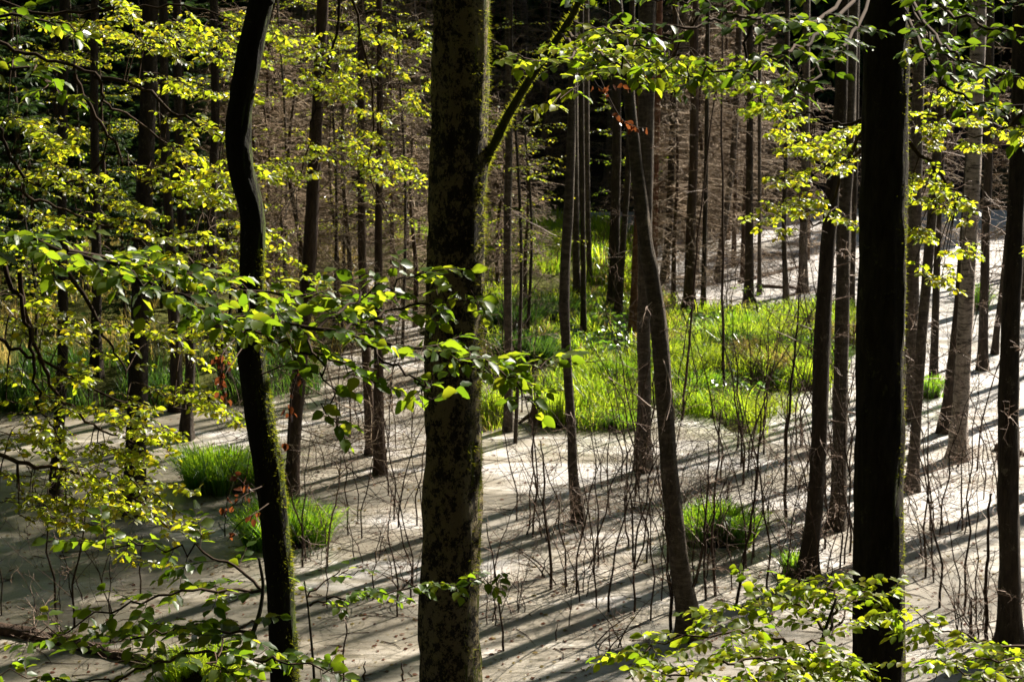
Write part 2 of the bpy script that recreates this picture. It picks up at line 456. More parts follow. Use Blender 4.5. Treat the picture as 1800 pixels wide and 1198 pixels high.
def leaf_simple():
    V = np.array([(0, 0, 0), (0.5, 0, 0.0), (1, 0, -0.1), (0.3, 0.3, 0.07), (0.72, 0.24, 0.04), (0.3, -0.3, 0.07), (0.72, -0.24, 0.04)])
    Fq = np.array([(0, 1, 4, 3), (1, 0, 5, 6)]); Ft = np.array([(1, 2, 4), (2, 1, 6)])
    return V, Fq, Ft
SV, SQ, ST = leaf_simple()

class Leaves:
    def __init__(self): self.p = []; self.x = []; self.z = []; self.s = []
    def add(self, p, x, z, s): self.p.append(p); self.x.append(x); self.z.append(z); self.s.append(s)
    def frames(self):
        p = np.array(self.p); x = np.array(self.x); z = np.array(self.z); s = np.array(self.s)
        x = x / np.linalg.norm(x, axis=1, keepdims=True)
        y = np.cross(z, x); y /= np.linalg.norm(y, axis=1, keepdims=True) + 1e-9
        z = np.cross(x, y)
        return p, x, y, z, s
    def to_geo(self, g, simple=False, sel=None):
        p, x, y, z, s = self.frames()
        if sel is not None: p, x, y, z, s = p[sel], x[sel], y[sel], z[sel], s[sel]
        T, Q, Tr = (SV, SQ, ST) if simple else (LV, LQ, LT)
        n, k = len(p), len(T)
        V = p[:, None] + s[:, None, None] * (T[None, :, 0:1] * x[:, None] + T[None, :, 1:2] * y[:, None] + T[None, :, 2:3] * z[:, None])
        off = np.arange(n)[:, None, None] * k
        g.add(V.reshape(-1, 3), (Q[None] + off).reshape(-1, 4), (Tr[None] + off).reshape(-1, 3))

def leafy_twig(gt, lv, rng, p, d, L, leaf, r=0.0022, sag=0.25, tilt=0.35, gap=0.5):
    n = 4; pts = [np.array(p)]; d = nrm(d); dirs = [d]
    for i in range(n):
        d = nrm(d + rng.normal(0, 0.10, 3) + np.array([0, 0, -sag / n]))
        pts.append(pts[-1] + d * L / n); dirs.append(d)
    tube(gt, pts, np.linspace(r, 0.001, n + 1), 3, cap=False)
    m = max(2, int(L / (leaf * gap))); side = 1 if rng.rand() < 0.5 else -1
    up0 = nrm(np.array([0, 0, 1]) + rng.normal(0, 0.15, 3))
    for k in range(m + 1):
        t = 0.15 + 0.85 * k / m
        i = min(int(t * n), n - 1); f = t * n - i
        q = pts[i] * (1 - f) + pts[i + 1] * f
        lat = nrm(np.cross(up0, dirs[i])) * side
        x = nrm(dirs[i] * (0.75 if k < m else 1.6) + lat * 0.9 + np.array([0, 0, -0.22 + rng.normal(0, 0.2)]))
        z = nrm(up0 + rng.normal(0, tilt, 3) + lat * 0.15)
        lv.add(q, x, z, leaf * (0.65 + 0.6 * rng.rand()))
        side = -side

def spray(gt, lv, rng, path, r0, width, leaf, step=0.13, sag=0.2, start=0.05, tilt=0.35, gap=0.5, wob=0.02, dens=1.0):
    """a limb along path (3-D points) that carries flat fans of leafy twigs"""
    pts = catmull(path, 6)
    pts = pts + rng.normal(0, wob, pts.shape) * np.linspace(0.3, 1, len(pts))[:, None]
    tube(gt, pts, np.linspace(r0, 0.0022, len(pts)), 5, cap=False)
    seg = np.linalg.norm(np.diff(pts, axis=0), axis=1); cum = np.concatenate([[0], np.cumsum(seg)]); tot = cum[-1]
    s = start * tot; side = 1
    while s < tot:
        i = min(np.searchsorted(cum, s) - 1, len(pts) - 2); i = max(i, 0)
        f = (s - cum[i]) / (seg[i] + 1e-9)
        q = pts[i] * (1 - f) + pts[i + 1] * f
        d = nrm(pts[i + 1] - pts[i])
        lat = nrm(np.cross([0, 0, 1], d)) * side
        t = s / tot
        if rng.rand() < dens:
            dd = nrm(d * (0.5 + 0.6 * rng.rand()) + lat * (0.8 + 0.3 * rng.rand()) + np.array([0, 0, rng.normal(0.05, 0.18)]))
            L = width * (0.45 + 0.75 * rng.rand()) * (1.0 - 0.55 * t)
            leafy_twig(gt, lv, rng, q, dd, L, leaf, sag=sag, tilt=tilt, gap=gap)
        side = -side
        s += step * (0.6 + 0.8 * rng.rand())
    leafy_twig(gt, lv, rng, pts[-1], pts[-1] - pts[-3], width * 0.5, leaf, sag=sag, tilt=tilt, gap=gap)

# shared leaf mesh for leaves that are objects of their own
def one_leaf_mesh(name, mat):
    g = Geo(); g.add(LV, LQ, LT); return g.mesh(name, mat)
LEAF_MESH = {'green': one_leaf_mesh('leaf_green', M['leaf_green_obj']), 'lime': one_leaf_mesh('leaf_lime', M['leaf_lime_obj']), 'shade': one_leaf_mesh('leaf_painted_shade', M['leaf_shade_obj'])}

def place_leaf_objects(lv, parent, base, mesh, most):
    """nearest `most` leaves as objects of their own; returns the indices left over"""
    p, x, y, z, s = lv.frames()
    d = ray_depth = p[:, 1]
    px = CX + F * p[:, 0] / (p[:, 1] * _cp - (p[:, 2] - CAM[2]) * _sp)
    v = ((p[:, 2] - CAM[2]) * _cp + p[:, 1] * _sp) / (p[:, 1] * _cp - (p[:, 2] - CAM[2]) * _sp)
    py = CY - F * v
    vis = (px > -20) & (px < 1820) & (py > -20) & (py < 1218)
    key = s / p[:, 1] * vis
    order = np.argsort(-key)[:most]
    order = order[key[order] > 0]
    for i in order:
        o = bpy.data.objects.new('leaf', mesh)
        Mx = Matrix(((x[i][0], y[i][0], z[i][0]), (x[i][1], y[i][1], z[i][1]), (x[i][2], y[i][2], z[i][2])))
        o.parent = parent
        o.location = p[i] - base
        o.rotation_euler = Mx.to_euler()
        o.scale = (s[i],) * 3
        COL.objects.link(o)
    left = np.ones(len(p), bool); left[order] = False
    return left

# ------------------------------------------------------------------ trunks
def trunk_mesh(pts_px, base_px=None, Y=None, top_z=19.0, mat='bark_dark', flare=1.35, sides=14, wob=0.01, seed=0, name='trunk', foot=0.35):
    """pts_px: (x, y, width) from top to bottom in photograph pixels"""
    rng = np.random.RandomState(seed + 11)
    if Y is None:
        g0 = G(*base_px); Y = g0[1]
        if base_px[1] < 770: Y = Y - 0.0
    pts = [P(x, y, Y) for x, y, w in pts_px]
    dist = [np.linalg.norm(p - CAM) for p in pts]
    rad = [w / 2.0 / F * d for (x, y, w), d in zip(pts_px, dist)]
    pts = np.array(pts[::-1]); rad = np.array(rad[::-1])       # bottom to top
    zb = hz(pts[0][0], pts[0][1])
    zb = min(zb, 0.0) - 0.3 if zb < 0.3 else zb - 0.2
    if pts[0][2] > zb:
        d = nrm(pts[0] - pts[1]); d = d / -d[2] if d[2] < -0.3 else np.array([0, 0, -1.0])
        low = pts[0] + d * (pts[0][2] - zb) * np.array([0.6, 0.6, 1])
        pts = np.vstack([low, pts]); rad = np.concatenate([[rad[0] * 1.05], rad])
    base = np.array([pts[0][0], pts[0][1], max(0.0, hz(pts[0][0], pts[0][1]))])
    # above the frame the stem runs on, nearly upright
    d = nrm(pts[-1] - pts[-2]); d = nrm(d * 0.5 + np.array([0, 0, 1.0]))
    z0 = pts[-1][2]; extra = []
    er = []
    for k in range(1, 7):
        zz = z0 + (top_z - z0) * k / 6
        extra.append(pts[-1] + d / d[2] * (zz - z0) + rng.normal(0, 0.08, 3) * np.array([1, 1, 0]))
        er.append(rad[-1] * (1 - 0.8 * k / 6))
    pts = np.vstack([pts, extra]); rad = np.concatenate([rad, er])
    sp = catmull(np.column_stack([pts, rad]), 7)
    pts, rad = sp[:, :3], np.maximum(sp[:, 3], 0.012)
    n = len(pts)
    w = np.cumsum(rng.normal(0, 1, (n, 2)), axis=0); w -= np.linspace(w[0], w[-1], n)
    pts[:, :2] += w * wob * 0.35 * rad.mean() / 0.1
    hgt = pts[:, 2] - base[2]
    fl = 1 + (flare - 1) * np.exp(-np.maximum(hgt, 0) / foot)
    th = np.linspace(0, 2 * np.pi, sides, endpoint=False)
    lobes = np.cos(th * rng.randint(3, 6) + rng.rand() * 6) * 0.10
    rip = 1 + lobes[None] * np.exp(-np.maximum(hgt, 0) / (foot * 1.8))[:, None] * 1.6
    rough = rng.normal(0, 0.034, (n, sides))
    rough = (rough + np.roll(rough, 1, 0) + np.roll(rough, -1, 0)) * 0.75
    rip = rip + rough
    g = Geo(); tube(g, pts, rad * fl, sides, cap=True, ripple=rip)
    return g, base, pts, rad, Y

def trunk_at(pts, rad, z):
    i = int(np.argmin(abs(pts[:, 2] - z)))
    return pts[i], rad[i]

CROWN = []
_tg = [G(px, py) for px in range(0, 1801, 120) for py in range(430, 1199, 64) if px > 420 or py < 700] + [P(px, py, 13.5) for px in (20, 120, 220, 320, 400) for py in (60, 200, 330, 470, 600, 740, 880)]
_tg += [P(px, py, 9.3) for px in (1200, 1350, 1480, 1640, 1760) for py in (1050, 1120, 1180)] + [P(px, py, 7.0) for px in (100, 350, 600, 750) for py in (480, 560)] + [P(px, py, 15.0) for px in (1400, 1480, 1640, 1720) for py in (210, 300, 380)]
_tg += [P(px, py, 20.0) for px in (460, 560, 640, 720) for py in (60, 160, 280)]
_tg += [P(px, py, 8.1) for px in (80, 220, 350, 480) for py in (980, 1060, 1150)] + [P(px, 1035, 9.3) for px in (600, 700, 800)]
_tg = np.array(_tg); _sd = np.array(SUN_DIR)
def blocks(c, rad=5.0):
    """share of the sunlit places that a crown at c would put in shade"""
    w = np.asarray(c) - _tg; t = w @ _sd
    d = np.linalg.norm(w - t[:, None] * _sd, axis=1)
    return float(((d < rad) & (t > 0)).mean())
def crown_protos():
    for s in range(3):
        rng = np.random.RandomState(90 + s)
        gt = Geo(); lv = Leaves()
        for k in range(16):
            a = k * 2.4 + rng.rand(); z = -4.5 + 5.5 * k / 16
            d = nrm([math.cos(a), math.sin(a), 0.45 + 0.5 * rng.rand()])
            L = 1.2 + 1.6 * rng.rand() * (1 - k / 22)
            path = [np.array([0, 0, z]), np.array([0, 0, z]) + d * L * 0.5, np.array([0, 0, z]) + d * L + np.array([0, 0, 0.1])]
            pts = catmull(path, 4); tube(gt, pts, np.linspace(0.03, 0.006, len(pts)), 4, cap=False)
            for q in range(16):
                c = pts[rng.randint(2, len(pts))] + rng.normal(0, 0.35, 3)
                for _ in range(2):
                    lv.add(c + rng.normal(0, 0.15, 3), rng.normal(0, 1, 3), nrm(np.array([0, 0, 1]) + rng.normal(0, 0.5, 3)), 0.10 + 0.05 * rng.rand())
        g2 = Geo(); lv.to_geo(g2, simple=True)
        CROWN.append((gt.mesh('crown_limbs', M['twig_dark']), g2.mesh('crown_leaves', M['leaf_green'])))
crown_protos()
def wide_crown(seed, Rr=4.2, Hh=6.5, n=2600):
    rng = np.random.RandomState(seed); gt = Geo(); lv = Leaves()
    for k in range(18):
        a = k * 2.4; z = -Hh * .5 + Hh * k / 22
        d = nrm([math.cos(a), math.sin(a), .35 + .3 * rng.rand()]); L = Rr * (.6 + .4 * rng.rand())
        p0 = np.array([0, 0, z - 1.0]); pts = catmull([p0, p0 + d * L * .5, p0 + d * L], 4)
        tube(gt, pts, np.linspace(.05, .01, len(pts)), 5, cap=False)
        for q in range(n // 18):
            c = pts[rng.randint(2, len(pts))] + rng.normal(0, .6, 3) * [1, 1, .6]
            lv.add(c, rng.normal(0, 1, 3) * [1, 1, .3], nrm(np.array([0, 0, 1]) + rng.normal(0, .45, 3)), .22 + .16 * rng.rand())
    g2 = Geo(); lv.to_geo(g2, simple=True)
    return gt.mesh('crown_limbs', M['twig_dark']), g2.mesh('crown_leaves', M['leaf_green'])
WIDE = [wide_crown(140), wide_crown(141)]  # dense crowns above the frame, shaped to cut sky light

def tree(name, label, pts_px, base_px=None, Y=None, mat='bark_dark', group=None, top_z=19.0, seed=0, flare=1.55, twigs=0, twig_mat='twig', twig_len=0.7, twig_z=(0.2, 5.0), crown=True, sides=14, wob=0.01, cat='tree', foot=0.26):
    g, base, pts, rad, Y = trunk_mesh(pts_px, base_px, Y, top_z, mat, flare, sides, wob, seed, foot=foot)
    root = thing(name, label, cat, base, group)
    link('trunk', g.mesh('trunk', M[mat], base), root)
    rng = np.random.RandomState(seed + 500)
    if twigs:
        gt = Geo()
        for k in range(twigs):
            z = twig_z[0] + (twig_z[1] - twig_z[0]) * rng.rand() ** 1.2
            p, r = trunk_at(pts, rad, z)
            a = rng.rand() * 6.283
            d = np.array([math.cos(a), math.sin(a), 0.15 + 0.4 * rng.normal()])
            grow(gt, rng, p + nrm(d) * r * 0.6, d, twig_len * (0.4 + rng.rand()), 0.006 + 0.004 * rng.rand(), 2, 5, 0.8, 0.35)
        link('dead_twigs', gt.mesh('dead_twigs', M[twig_mat], base), root, kind='stuff')
    if crown:
        top = pts[-1] - base
        wide = blocks(pts[-1] - np.array([0, 0, 1.0])) < 0.004
        a, b = WIDE[seed % 2] if wide else CROWN[seed % 3]
        c = link('crown', a, root); c.location = top; c.rotation_euler = (0, 0, rng.rand() * 6.28)
        f = link('crown_leaves', b, c); f['kind'] = 'stuff'
    root['seed'] = seed
    return root, base, pts, rad, Y

SLIM = 'slim trees standing in the swamp'
FAR = 'far trees beyond the swamp'
TREES = {}
def T(key, *a, **k):
    TREES[key] = tree(*a, **k)

# the three foreground trunks
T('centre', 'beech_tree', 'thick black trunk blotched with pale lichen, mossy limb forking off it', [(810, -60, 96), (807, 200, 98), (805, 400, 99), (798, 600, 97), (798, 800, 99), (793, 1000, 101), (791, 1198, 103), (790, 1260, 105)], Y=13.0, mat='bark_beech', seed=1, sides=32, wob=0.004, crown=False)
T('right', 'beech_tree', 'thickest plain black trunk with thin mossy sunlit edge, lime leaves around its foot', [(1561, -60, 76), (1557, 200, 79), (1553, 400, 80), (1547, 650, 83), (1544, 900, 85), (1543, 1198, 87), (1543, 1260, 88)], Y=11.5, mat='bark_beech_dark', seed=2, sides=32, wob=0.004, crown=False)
T('curved', 'beech_tree', 'curved black S-shaped trunk with green moss on its lower stem', [(468, -60, 40), (459, 0, 41), (440, 90, 43), (419, 210, 44), (424, 300, 44), (443, 380, 43), (442, 480, 42), (438, 600, 45), (453, 720, 49), (474, 850, 49), (489, 1000, 48), (498, 1150, 48), (502, 1260, 50)], Y=11.0, mat='bark_mossy', seed=3, sides=28, wob=0.003, crown=False)

# the trees whose feet show in the flooded ground
T('l1', 'alder_tree', 'slim straight trunk among yellow leaves, first from the picture edge on the dark water', [(112, -40, 16), (108, 300, 16), (110, 600, 18), (103, 760, 19), (96, 870, 22)], (96, 882), group=SLIM, seed=4, twigs=6)
T('l2', 'alder_tree', 'slim dark trunk whose foot ends at the dark green far grass', [(167, -40, 13), (166, 200, 14), (170, 500, 17), (168, 660, 20)], (168, 682), group=SLIM, seed=5, twigs=4)
T('l3', 'alder_tree', 'sturdy dark trunk rising from shaded water beside the grass tussock, yellow leaves across it', [(266, -40, 27), (262, 200, 28), (250, 480, 30), (243, 700, 34), (238, 880, 37)], (238, 902), group=SLIM, seed=6, sides=18)
T('l4', 'alder_tree', 'slim dark trunk standing on the far grassy bank behind the sturdy leafy one', [(287, -40, 14), (290, 200, 15), (300, 450, 17), (308, 600, 19), (311, 700, 20)], (311, 722), group=SLIM, seed=7)
T('l5', 'alder_tree', 'dark trunk leaning a little with its foot alone in shaded water', [(308, -40, 13), (312, 200, 14), (320, 430, 16), (333, 620, 17), (327, 750, 20)], (325, 772), group=SLIM, seed=8, twigs=4)
T('l6', 'alder_tree', 'bent dark trunk partly hidden behind the curved mossy one', [(378, -40, 14), (379, 200, 15), (372, 400, 17), (375, 520, 18), (392, 640, 20), (402, 680, 21)], (404, 695), group=SLIM, seed=9, twigs=5)
T('l8', 'alder_tree', 'dark brown trunk leaning gently, sunlit along one edge, between curved and lichen-blotched trunks', [(572, -40, 20), (562, 120, 21), (552, 300, 23), (543, 450, 24), (535, 560, 24), (524, 680, 24), (516, 800, 24), (514, 880, 26)], (514, 898), mat='bark_pine', group=SLIM, seed=10, twigs=34, twig_mat='twig_dead', twig_len=1.3, twig_z=(.5, 8))
T('l9', 'spruce_tree', 'thin straight reddish trunk with dead side twigs just before the lichen-blotched beech', [(668, -40, 10), (669, 200, 11), (667, 400, 13), (666, 600, 16), (666, 750, 19), (667, 810, 22)], (667, 832), mat='bark_pine', group=SLIM, seed=11, twigs=60, twig_mat='twig_dead', twig_len=1.9, twig_z=(0.3, 8.5), flare=1.3)
T('l9b', 'spruce_tree', 'dark spruce stem with its foot touching the thin reddish trunk', [(634, -40, 11), (634, 250, 13), (636, 450, 15), (644, 640, 16), (652, 780, 17)], (654, 798), mat='bark_pine', group=SLIM, seed=12, twigs=50, twig_mat='twig_dead', twig_len=1.8, twig_z=(0.3, 8.5))
T('c1', 'alder_tree', 'slender trunk with its foot at the water edge next to lichen-blotched beech', [(897, -40, 12), (894, 250, 13), (891, 450, 14), (893, 620, 14), (893, 740, 15)], (893, 757), mat='bark_grey', group=SLIM, seed=13, twigs=12, twig_z=(0.5, 7))
T('c2', 'alder_tree', 'wavy slender dark trunk crossing the grass island, foot far out in bright water', [(1007, -40, 12), (1005, 150, 13), (1000, 350, 17), (991, 500, 18), (993, 600, 17), (1001, 720, 16), (1006, 830, 17), (1014, 900, 20)], (1015, 915), mat='bark_grey', group=SLIM, seed=14, twigs=5)
T('c3', 'alder_tree', 'thin trunk standing on the grass island just behind wavy slender trunk', [(1022, -40, 9), (1023, 250, 9), (1025, 450, 9), (1026, 590, 10)], (1026, 606), group=SLIM, seed=15)
T('c3b', 'alder_tree', 'grey trunk with reddish torn foot behind the wavy slender trunk', [(1010, -40, 11), (1010, 250, 12), (1012, 450, 13), (1016, 525, 14)], (1016, 538), mat='bark_grey', group=SLIM, seed=16)
T('c3c', 'alder_tree', 'thinnest grey trunk at the back of the three behind wavy slender trunk', [(1032, -40, 8), (1033, 300, 8), (1037, 500, 9)], (1038, 520), mat='bark_grey', group=SLIM, seed=17)
T('c4', 'alder_tree', 'dark ivy-flecked trunk on the island with glossy ground leaves at its foot', [(1082, -40, 15), (1084, 250, 16), (1080, 420, 17), (1076, 540, 19)], (1076, 556), group=SLIM, seed=18)
T('c4b', 'alder_tree', 'thin trunk crossing at the foot with the ivy-flecked trunk', [(1112, -40, 10), (1106, 250, 10), (1096, 420, 11), (1087, 550, 12)], (1086, 570), group=SLIM, seed=19)
T('c5', 'alder_tree', 'long leaning grey trunk with bright sunlit edge, flared foot in the bright water', [(1082, -40, 15), (1098, 100, 18), (1112, 250, 22), (1131, 400, 25), (1148, 510, 28), (1163, 640, 30), (1174, 800, 30), (1192, 970, 33), (1208, 1080, 36)], (1214, 1122), mat='bark_grey', group=SLIM, seed=20, sides=18, flare=1.5, twigs=10)
T('c6', 'alder_tree', 'broad straight trunk rising behind the leaning grey one, foot in sunlit water', [(1138, -40, 30), (1137, 200, 28), (1134, 420, 25), (1131, 600, 22), (1130, 800, 23)], (1130, 827), mat='bark_grey', group=SLIM, seed=21, twigs=8)
T('c6b', 'alder_tree', 'reddish trunk on the grass island tucked behind the leaning grey one', [(1128, -40, 11), (1124, 300, 12), (1117, 480, 13), (1111, 590, 15)], (1110, 608), mat='bark_red', group=SLIM, seed=22)
T('c6c', 'pine_tree', 'thin red-barked pine stem beside the broad straight trunk', [(1160, -40, 10), (1157, 150, 10), (1153, 300, 10), (1150, 480, 11)], (1150, 500), mat='bark_red', group=SLIM, seed=23)
T('c7', 'alder_tree', 'slender dark trunk at the end of the pale far water next to leaning grey trunk', [(1188, -40, 10), (1184, 200, 11), (1177, 380, 12), (1168, 480, 13)], (1167, 497), group=SLIM, seed=24, twigs=6)
T('r1', 'alder_tree', 'furry dark trunk covered in dead twigs before the bright far water', [(1222, -40, 14), (1220, 250, 15), (1214, 420, 17), (1212, 540, 19)], (1212, 556), mat='bark_pine', group=SLIM, seed=25, twigs=46, twig_mat='twig_dead', twig_len=1.2, twig_z=(0.2, 7))
T('r2', 'alder_tree', 'thin dark trunk just past the furry twig-covered one', [(1245, -40, 7), (1241, 300, 8), (1236, 540, 9)], (1236, 560), group=SLIM, seed=26, twigs=6, twig_mat='twig_dead')
T('r2b', 'alder_tree', 'pale thin leaning trunk far off in the bright water', [(1302, -40, 10), (1290, 250, 11), (1270, 420, 11), (1263, 480, 12)], (1262, 496), mat='bark_grey', group=SLIM, seed=27)
T('r3', 'alder_tree', 'straight dark trunk at the far corner of the grass island, small leafy plant at foot', [(1318, -40, 11), (1318, 250, 12), (1317, 420, 14), (1317, 515, 16)], (1317, 533), group=SLIM, seed=28, twigs=4)
T('r4', 'alder_tree', 'thin pale stem standing in the bright far water', [(1336, -40, 6), (1335, 300, 6), (1335, 500, 7)], (1335, 518), mat='bark_grey', group=SLIM, seed=29)
T('r5', 'alder_tree', 'narrow crooked trunk at the near edge of bright far water', [(1384, -40, 8), (1382, 250, 8), (1378, 400, 8), (1381, 520, 10)], (1382, 538), group=SLIM, seed=30, twigs=6)
T('r6', 'alder_tree', 'grey trunk rising from twiggy brush at the far pool', [(1418, -40, 12), (1416, 250, 13), (1412, 420, 14), (1411, 500, 15)], (1411, 514), mat='bark_grey', group=SLIM, seed=31, twigs=8, twig_mat='twig_dead')
T('r7', 'alder_tree', 'dark trunk of a close pair, the one whose foot stands nearer in the water', [(1488, -40, 20), (1479, 200, 22), (1462, 360, 25), (1450, 560, 28), (1443, 760, 28), (1434, 880, 27), (1421, 1000, 29)], (1420, 1018), mat='bark_dark', group=SLIM, seed=32, sides=18, twigs=16)
T('r8', 'alder_tree', 'grey banded trunk of a close pair, the one beside the thick black beech', [(1500, -40, 22), (1492, 200, 23), (1482, 400, 24), (1478, 600, 25), (1476, 800, 26), (1474, 910, 27)], (1474, 928), mat='bark_grey', group=SLIM, seed=33, sides=18, twigs=16)
T('r8b', 'alder_tree', 'slim dark stem peeping out between the close pair and the thick black beech', [(1508, -40, 9), (1504, 300, 9), (1497, 520, 10)], (1496, 545), group=SLIM, seed=34)
T('r9', 'alder_tree', 'dark trunk directly past the sunlit mossy edge of the thick black beech', [(1622, -40, 20), (1614, 250, 21), (1607, 450, 22), (1601, 700, 23)], (1600, 738), mat='bark_grey', group=SLIM, seed=35, twigs=16)
T('r10', 'alder_tree', 'leaning brown trunk before the birch, its thin foot in shaded water', [(1664, -40, 14), (1652, 200, 15), (1634, 440, 17), (1621, 600, 18), (1611, 750, 18), (1605, 845, 19)], (1604, 862), mat='bark_grey', group=SLIM, seed=36, twigs=12)
T('r11', 'alder_tree', 'thin dark trunk between the leaning brown one and the birch', [(1662, -40, 10), (1655, 250, 11), (1647, 450, 12), (1641, 660, 14)], (1641, 685), group=SLIM, seed=37)
T('r12', 'birch_tree', 'birch trunk with pale peeling bark bands and dark lower stem', [(1722, -40, 24), (1715, 200, 25), (1704, 400, 26), (1695, 580, 27), (1688, 730, 28), (1687, 790, 30)], (1687, 806), mat='bark_birch', group=SLIM, seed=38, sides=18, twigs=10)
T('r12b', 'alder_tree', 'dark stem sharing its foot with the pale birch', [(1712, -40, 12), (1704, 250, 13), (1688, 500, 15), (1669, 690, 18), (1661, 745, 20)], (1659, 760), group=SLIM, seed=39)
T('r13', 'alder_tree', 'dark straight trunk standing in pale water past the birch', [(1742, -40, 13), (1738, 250, 14), (1731, 450, 15), (1727, 630, 16)], (1727, 650), group=SLIM, seed=40, twigs=8)
T('r14', 'alder_tree', 'thin trunk leaning strongly between birch and the edge trunk', [(1798, 100, 9), (1782, 300, 10), (1764, 480, 10), (1750, 600, 11)], (1748, 622), group=SLIM, seed=41)
T('r15', 'alder_tree', 'dark knotty trunk at the picture edge, foot hidden by lime leaves', [(1796, -40, 26), (1790, 250, 28), (1783, 420, 31), (1775, 650, 34), (1773, 850, 36), (1775, 1090, 38)], (1775, 1140), mat='bark_dark', group=SLIM, seed=42, sides=18, twigs=10)

# stems that fill the far wood: placed on the far shore and hillside
FARPX = [(20, 14), (60, 18), (205, 12), (232, 16), (345, 15), (488, 12), (512, 8), (606, 11), (700, 13), (738, 10), (868, 14), (930, 12), (955, 9), (1044, 14), (1066, 11), (1205, 14), (1258, 10), (1282, 16), (1345, 13), (1362, 18), (1432, 12), (1640, 12), (1668, 10), (1760, 13), (1788, 12), (1575, 14), (410, 10), (780, 12), (1100, 12)]
far_rng = np.random.RandomState(5)
FARWORDS = {868: 'pinkish sunlit far trunk beside the mossy forked limb', 1362: 'red-barked far trunk in the darkest gap behind the narrow crooked one'}
for k, (x, w) in enumerate(FARPX):
    Yf = 55.5 + far_rng.rand() * 16
    b = P(x, 400, Yf); zb = hz(b[0], Yf)
    # bottom of stem as a pixel
    dcam = np.array([b[0], Yf, zb]) - CAM
    dep = dcam[1] * _cp - dcam[2] * _sp
    py = CY - F * ((dcam[2] * _cp + dcam[1] * _sp) / dep)
    lab = FARWORDS.get(x, 'dim far tree trunk standing in the dark wood behind the swamp')
    mt = 'bark_red' if x in FARWORDS else ['bark_dark', 'bark_pine', 'bark_grey'][k % 3]
    lean = far_rng.normal(0, 10)
    T('f%d' % k, 'far_tree', lab, [(x + lean, -60, w), (x + lean * 0.5, (py - 60) / 2, w * 1.05), (x, py, w * 1.15)], Y=Yf, mat=mt, group=FAR, seed=60 + k, twigs=6, twig_mat='twig_dead', twig_len=1.2, twig_z=(zb + 0.5, 8), top_z=17, sides=10)


# crowns of the foreground beeches and added unseen beeches, made wide to cut sky light
def put_crown(root, rel, k, sc=1.0):
    c = link('crown', WIDE[k % 2][0], root); c.location = rel; c.rotation_euler = (0, 0, k * 1.3); c.scale = (sc,) * 3
    link('crown_leaves', WIDE[k % 2][1], c)['kind'] = 'stuff'
for k, key in enumerate(('centre', 'right', 'curved')):
    r_, b_, p_, _, _ = TREES[key]
    put_crown(r_, p_[-1] - b_ + np.array([0, -1.5, -1.0]), k, 1.1)
wrng = np.random.RandomState(17)
def sky_block_tree(x, y, label, group, k, H_):  # unseen trees added for their effect on the light
    zb = max(0.0, hz(x, y)); b_ = np.array([x, y, zb])
    if abs(x) < 10 and -7 < y < 20: H_ = max(H_, 20.5 - zb)      # crowns stay well above the viewpoint
    pts = catmull([b_ + [0, 0, -.3], b_ + [wrng.normal(0, .2), 0, H_ * .4], b_ + [wrng.normal(0, .3), wrng.normal(0, .3), H_]], 7)
    if blocks(pts[-1], 5.0) > 0.004: return
    g = Geo(); tube(g, pts, np.linspace(.17, .05, len(pts)), 9)
    root = thing('beech_tree', label, 'tree', b_, group)
    link('trunk', g.mesh('trunk', M['bark_beech_dark'], b_), root)
    put_crown(root, pts[-1] - b_, k, 1.2)
k = 0
for gx in range(-9, 10):
    for gy in range(-5, 19):
        x = gx * 4.6 + wrng.normal(0, .7); y = gy * 4.4 + wrng.normal(0, .7)
        if y > 0 and abs(x) < y * .268 + 1.3: continue          # keep the view itself clear
        if abs(x) < 2.5 and abs(y) < 2.5: continue
        if y > 62: continue
        k += 1
        behind = y < 12
        sky_block_tree(x, y, 'unseen beech added behind the viewpoint to cut sky light' if behind else 'unseen tree added beyond the picture edge to cut sky light', 'added trees behind the viewpoint' if behind else 'added trees beside the view', k, (11 if behind else 15) + 4 * wrng.rand())

for k_, (x, y, H_) in enumerate([(11.0, 42.0, 18.3)]):  # added tree, its crown set to darken the water at left
    b_ = np.array([x, y, 0.0]); pts = catmull([b_ + [0, 0, -.3], b_ + [.1, 0, 8], b_ + [0, 0, H_]], 7)
    g = Geo(); tube(g, pts, np.linspace(.17, .05, len(pts)), 9)
    root = thing('beech_tree', 'unseen tree added beyond the picture edge to cut sky light', 'tree', b_, 'added trees beside the view')
    link('trunk', g.mesh('trunk', M['bark_beech_dark'], b_), root); put_crown(root, pts[-1] - b_, k_, .7)

# trees just outside the view whose shadows cross the water
OFF = [(9.2, 24.5), (11.4, 30.5), (10.2, 34.0), (14.0, 33.0), (13.0, 38.5), (16.5, 43.0), (17.5, 37.0), (15.2, 49.0), (19.5, 46.0), (21.0, 53.0), (8.6, 28.5), (12.2, 27.0), (18.0, 31.0), (23.0, 41.0)]
for k, (x, y) in enumerate(OFF):
    rng = np.random.RandomState(300 + k)
    b = np.array([x, y, 0.0]); r = 0.09 + 0.07 * rng.rand()
    top = 17 + 3 * rng.rand()
    pts = catmull([b + [0, 0, -0.3], b + [rng.normal(0, .2), rng.normal(0, .2), 5], b + [rng.normal(0, .4), rng.normal(0, .4), 11], b + [rng.normal(0, .5), rng.normal(0, .5), top]], 7)
    g = Geo(); tube(g, pts, np.linspace(r, 0.03, len(pts)), 10)
    root = thing('alder_tree', 'alder just beyond the picture edge whose shadow crosses the water', 'tree', b, 'trees beside the view')
    link('trunk', g.mesh('trunk', M['bark_dark'], b), root)
    a, l = CROWN[k % 3]
    c = link('crown', a, root); c.location = pts[-1] - b
    link('crown_leaves', l, c)['kind'] = 'stuff'

